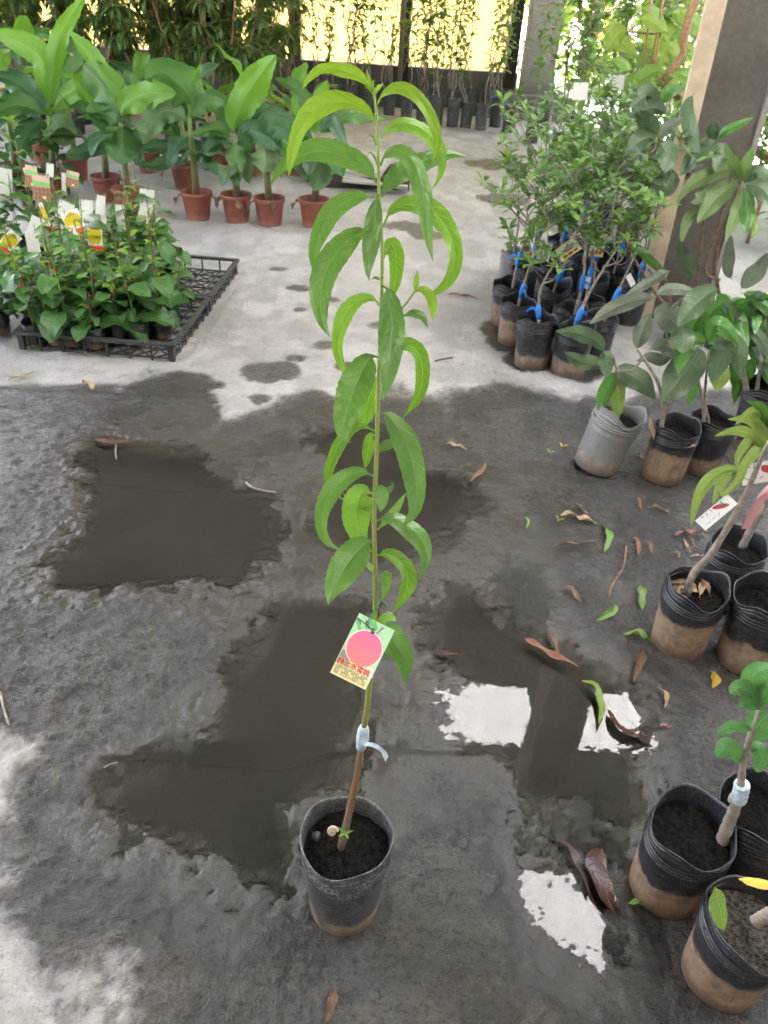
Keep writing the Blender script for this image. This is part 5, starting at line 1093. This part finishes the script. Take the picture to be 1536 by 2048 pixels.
for o_, pts, w, mt in [(o3, [(1478,1758),(1500,1762),(1530,1768),(1560,1772)], 20, 'fallen_yellow'), (o3, [(1430,1775),(1436,1800),(1442,1830),(1448,1862)], 36, 'fallen_green')]:
    v, f, u = pxblade(pts, w, Y3_-.05, (0, -.02), (20, 30), n=14, nu=5, fold=.4, a=.5, b=.6); tag(wpart('fallen_leaf', v, f, M[mt], None, u), 'yellow leaf across the rim of the dry-soil pot' if mt == 'fallen_yellow' else 'pale green leaf on the soil of the dry-soil pot', 'leaf')

# ------------------------------------------------------------------ fallen leaves and twigs
def flatleaf(px_, mt, w, lab, grp='dead leaves on the floor', fold=.5, wav=.35, lift=.006):
    P = spline([G(*p, .008) for p in px_], 14); P[:, 2] += lift*np.abs(np.sin(np.linspace(0, math.pi, 14)*random.uniform(1, 2)))+.002
    T = np.gradient(P, axis=0); T /= np.linalg.norm(T, axis=1)[:, None]; a_ = random.uniform(-.6, .6); Sd = np.cross(T, [0, 0, 1.]); Sd = Sd*math.cos(a_)+np.array([0, 0, abs(math.sin(a_))]); Sd /= np.linalg.norm(Sd, axis=1)[:, None]; N = np.cross(Sd, T); N *= np.sign(N[:, 2:3]+1e-6)
    t = np.linspace(0, 1, 14); hw = np.maximum(w/2/PPM(P[7])*prof_lance(t, .6, .8), .0006); v, f, u = blade(P, Sd, N, hw, fold, 5, wav, 0.); v[:, 2] = np.maximum(v[:, 2], .0065)
    tag(wpart('fallen_leaf', v, f, M[mt], None, u), lab, 'leaf', grp)
DL = 'curled brown dead leaf lying on the wet floor among other fallen leaves'
FL = [([(1120,1032),(1150,1038),(1195,1052)],'dead_pale',26,'broad pale tan dead leaf with a curled companion on the floor'),([(1152,1008),(1160,1020),(1180,1035)],'dead',14,DL),([(1105,1092),(1140,1094),(1188,1085)],'dead',14,DL),([(1205,1050),(1215,1075),(1208,1105)],'fallen_green',20,'narrow bright green leaf fallen between brown dead leaves'),([(1265,1075),(1275,1090),(1276,1115)],'dead_red',10,DL),([(1288,1080),(1300,1095),(1302,1112)],'dead',10,DL),([(1275,995),(1278,1008),(1282,1022)],'dead',8,DL),([(1295,1016),(1320,1020),(1340,1028)],'dead_pale',12,DL),([(1350,1072),(1380,1068),(1410,1072)],'dead_red',16,'reddish dead leaf on a heap of dry leaves beside the dry-leaf pot'),([(1363,1050),(1372,1065),(1388,1095)],'dead',9,DL),([(1364,1078),(1372,1095),(1380,1110)],'dead_pale',8,DL),([(1370,1098),(1390,1100),(1412,1100)],'dead',9,DL),([(1322,1104),(1340,1106),(1350,1107)],'dead',8,DL),([(1352,1102),(1355,1110),(1357,1120)],'dead',8,DL),([(1380,1115),(1395,1115),(1410,1112)],'dead_pale',8,DL),([(1130,1172),(1145,1188),(1162,1208)],'dead',16,DL),([(1283,1172),(1280,1195),(1282,1225)],'lychee',22,'single pale yellow-green leaf lying flat in the damp floor'),([(1232,1212),(1222,1228),(1192,1242)],'fallen_green',18,'dark green fallen leaf at the end of a long twig'),([(1248,1270),(1280,1275),(1316,1298)],'fallen_green',26,'green and yellow leaf fallen against the dry-leaf pot'),([(1288,1298),(1276,1330),(1266,1365)],'dead',22,'crumpled dark brown leaf between the puddle and the dry-leaf pot'),([(1048,1278),(1085,1305),(1158,1338)],'dead_red',22,'long reddish-brown dead leaf half in the puddle'),([(1096,1268),(1108,1290),(1115,1320)],'dead',14,'curled dead leaf standing on the long reddish leaf'),([(1162,1362),(1190,1380),(1200,1420),(1196,1452)],'lychee',20,'bright yellow-green leaf dipping into the puddle reflection'),([(1315,1376),(1330,1395),(1328,1420)],'dead_pale',12,DL),([(1216,1420),(1235,1455),(1270,1472),(1312,1482)],'dead_wet',22,'dark wet leaf curved at the puddle edge'),([(1320,1452),(1332,1455),(1342,1457)],'dead_red',8,'tiny orange leaf scrap on wet concrete near the puddle'),([(1420,1345),(1428,1360),(1424,1380)],'fallen_yellow',22,'small bright yellow folded leaf on the floor'),([(1105,1668),(1140,1700),(1165,1750),(1178,1790)],'dead_wet',22,'long dark soaked leaf along the bright puddle'),([(1205,1700),(1190,1735),(1210,1790),(1228,1830)],'dead_wet',52,'broad veined brown leaf lying wet beside the bright puddle'),([(1255,1808),(1285,1815),(1312,1818)],'fallen_green',20,'ragged pale green leaf tucked against the taped pot'),([(670,1980),(662,2010),(652,2048)],'dead',22,'brown dead leaf lying alone on the rough concrete before the peach pot'),([(188,880),(225,886),(268,884)],'dead_wet',16,'dark twisted leaf resting in the shallow puddle behind the tree shadowless floor'),([(15,762),(45,757),(78,745)],'dead_pale',14,'dry grey-tan leaf on the light concrete near the front tray'),([(165,765),(178,770),(186,782)],'dead_pale',18,'crumpled pale leaf alone between tray and wet floor'),([(890,888),(910,895),(935,900)],'dead_pale',14,'dry tan leaf on damp floor beside the peach leaves'),([(940,965),(965,945),(972,925)],'dead',12,'brown curled leaf upright on the damp floor beyond the puddle'),([(895,590),(930,594),(958,600)],'dead_red',10,'thin orange-red leaf on the pale dry concrete'),([(975,405),(995,410),(1010,412)],'dead_red',9,DL),([(55,700),(68,698),(78,702)],'fallen_green',14,'small pale green leaf fallen in front of the tray'),([(160,712),(172,711),(182,713)],'dead_pale',8,DL),([(255,718),(268,715),(275,720)],'dead',8,DL),([(220,832),(230,836),(240,838)],'dead_wet',9,DL),([(875,1300),(895,1310),(918,1308)],'dead_wet',12,'small wet leaf scrap at the near rim of the puddle'),([(955,1205),(985,1212),(1012,1205)],'dead_wet',9,DL),([(1050,1035),(1056,1048),(1052,1058)],'fallen_green',6,DL),([(1215,940),(1240,945),(1262,950)],'dead',9,DL),([(1265,905),(1280,915),(1290,922)],'dead',10,DL),([(1420,908),(1445,912),(1460,922)],'dead',10,DL)]
for px_, mt, w, lab in FL:
    lab = lab.replace(' behind the tree shadowless floor', ' of the middle floor'); flatleaf(px_, mt, w, lab, 'dead leaves on the floor' if lab == DL else None, *((.12, .15, .003) if mt == 'dead_wet' else (.5, .35, .006)))
for px_ in [(1125,893),(1118,1040),(1100,905)]:
    g = G(*px_, .008); v, f, u, r_ = many_leaves([(g, a_, .5, .3, .02, .008) for a_ in (0, 2.1, 4.2)], n=5, nu=3); tag(wpart('fallen_flower', v, f, M['fallen_yellow'] if px_[0] > 1119 else M['fallen_green'], None, u, rnd=r_), 'tiny yellow fallen blossom on the damp floor' if px_[0] > 1119 else 'tiny green leaf scrap on the damp floor', 'blossom', 'plant scraps on the damp floor')
for px_, w, lab, mt in [([(1253,1092),(1248,1130),(1238,1150),(1222,1175),(1218,1195)],4,'long thin dark twig ending at the dark green leaf','bark'),([(492,965),(505,975),(530,982),(552,985)],5,'forked pale twig at the puddle edge','bark_grey'),([(0,1385),(8,1420),(18,1452)],6,'pale dry twig by the light concrete strip','bark_grey'),([(232,890),(231,905),(233,918)],3,'thin pale stalk beside the dark twisted leaf','bark_grey'),([(870,722),(885,718),(905,715)],3,'tiny reddish twig on the dry concrete','dead_red'),([(208,1535),(222,1528),(235,1525)],3,'short pale straw at the rim of the big puddle','bark_grey'),([(1490,1600),(1515,1640),(1530,1670)],3,'','')]:
    if not lab: continue
    P = spline([G(*p, .009) for p in px_], 12); v, f = tube(P, w/2/PPM(P[5]), 6); tag(wpart('twig', v, f, M[mt]), lab, 'twig')

# ------------------------------------------------------------------ greenery beyond the opening
def outtree(name, loc, hh, rad, n, label, seed, mat='outside', ll=.13, trunk=.03, grp=None, low=.3):
    r = np.random.default_rng(seed); o = thing(name, loc, label, 'tree' if name.endswith('tree') else 'shrub', grp); tubes = [tube(spline([(0, 0, -.02), (r.normal(0, .04), r.normal(0, .04), hh*.4), (r.normal(0, .1), r.normal(0, .1), hh*.8)], 10), np.linspace(trunk, trunk*.4, 10), 8)]
    cl = []; specs = []
    for b in range(22):
        a_ = r.uniform(0, 6.28); rr = rad*math.sqrt(r.random()); c = np.array([rr*math.cos(a_), rr*math.sin(a_), hh*r.uniform(low, 1.)]); cl.append(c); tubes.append(tube(spline([(0, 0, max(.1, c[2]*.6)), c*[.5, .5, .85], c], 6), np.linspace(trunk*.35, trunk*.12, 6), 5))
        for k in range(n//22): q = c+r.normal(0, rad*.2, 3); L = ll*r.uniform(.6, 1.3); specs.append((q, r.uniform(0, 6.28), r.uniform(-.4, .9), r.uniform(.2, 1.3), L, L*.48))
    v, f = merge(tubes); put('trunk', mesh('trunk', v, f, M['bark_orange']), o); v, f, u, rn = many_leaves(specs, n=4, nu=3, a=.7, b=.8); tag(put('crown', mesh('crown', v, f, M[mat], u, rnd=rn), o), kind='stuff'); return o
for i, (px_, py_) in enumerate([(1130,352),(1175,345),(1225,340),(1270,350),(1110,330),(1160,312),(1210,300),(1255,305),(1300,330),(1190,375),(1245,380),(1320,380),(1085,268),(1062,285),(1140,290),(1230,285),(1290,300)]):
    g = G(px_, py_); o = thing('tall_thin_sapling', (g[0], g[1], 0), 'tall airy light-green sapling in the rows %s' % ('just behind the blue-tied cluster' if g[1] < 7 else 'between the column and the blue-tied cluster'), 'sapling', 'tall airy saplings behind the cluster')
    put('bag_pot', BPOT, o, (0, 0, FZ)); put('soil', BSOIL, o, (0, 0, FZ+.225)); thinsap(o, random.uniform(1.4, 2.1), 900+i, 80)
SH = [((2.3,8.2),1.25,.3,330,'slim leafy shrub by the column where sunlight enters'),((2.75,7.5),1.3,.38,420,'light green shrub between the column and the blue-tied cluster'),((2.2,6.5),1.05,.32,360,'shrub with narrow leaves behind the white hanging tags'),((2.75,6.2),1.35,.4,440,'broad-leaved shrub before the tall tan trunk'),((3.2,6.9),1.6,.45,480,'tall shrub with drooping large leaves near the plank'),((1.75,5.5),.85,.3,360,'low shrub just behind the blue-tied cluster'),((2.25,5.3),1.0,.33,380,'dense shrub half hidden by the blue-tied cluster'),((2.6,4.9),1.1,.35,380,'shrub right behind the plank'),((3.3,5.4),1.3,.45,420,'shrub seen past the pillar edge'),((3.9,7.6),1.7,.5,460,'tall shrub beyond the pillar'),((3.2,4.4),1.0,.35,360,'dark shrub behind the concrete pillar')]
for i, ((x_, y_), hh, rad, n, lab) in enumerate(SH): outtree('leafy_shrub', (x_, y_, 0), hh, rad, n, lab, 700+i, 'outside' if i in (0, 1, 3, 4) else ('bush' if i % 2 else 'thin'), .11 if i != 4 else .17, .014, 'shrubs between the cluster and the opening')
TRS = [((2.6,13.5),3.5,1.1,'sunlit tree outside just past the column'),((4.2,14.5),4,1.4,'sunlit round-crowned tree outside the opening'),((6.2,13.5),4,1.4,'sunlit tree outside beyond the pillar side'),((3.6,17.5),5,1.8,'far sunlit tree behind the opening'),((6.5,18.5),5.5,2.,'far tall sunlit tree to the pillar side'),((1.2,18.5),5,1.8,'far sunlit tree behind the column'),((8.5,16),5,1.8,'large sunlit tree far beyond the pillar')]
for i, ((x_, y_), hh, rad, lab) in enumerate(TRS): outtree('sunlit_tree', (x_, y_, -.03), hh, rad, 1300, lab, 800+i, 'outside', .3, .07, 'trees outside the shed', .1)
# tall tan trunk near the pillar, with bamboo stakes
g = G(1362, 330); g = np.array([2.95, 5.75, 0]); o = thing('potted_tall_tree', (g[0], g[1], 0), 'potted tree with a thick tan knobbly trunk and bamboo stakes by the plank', 'tree'); blackpot(o, 'pot_dark', 1.6)
tp = [np.array([g[0], g[1], .2])]+[AT(x_, y_, g[1]) for x_, y_ in [(1352,190),(1362,120),(1372,60),(1382,20),(1400,-20),(1405,-120)]]
P = spline(tp, 30); v, f = tube(P, np.linspace(.034, .022, 30)*(1+.18*np.maximum(0, np.sin(np.arange(30)*.9))**4), 12); wpart('trunk', v, f, M['bark_orange'], o)
for a, b in [((1290,190),(1338,-60)),((1278,200),(1310,-60)),((1330,180),(1300,110)),((1240,62),(1310,68)),((1300,180),(1322,60))]:
    v, f = tube([AT(*a, g[1]-.1), AT(*b, g[1]-.05)], .007, 7); wpart('bamboo_stake', v, f, M['bark_orange'], o)
for k in range(34):
    bx, by = random.uniform(1210, 1400), random.uniform(0, 170); a_ = random.uniform(0, 6.28); L = random.uniform(35, 75)
    pl(o, g[1]+random.uniform(-.3, .5), [(bx, by), (bx+L*.5*math.cos(a_), by+L*.2), (bx+L*math.cos(a_), by+L*.6)], L*.55, random.choice(['outside', 'outside', 'thin']), (0, -.05), (10, 30), .5, .6, n=12)
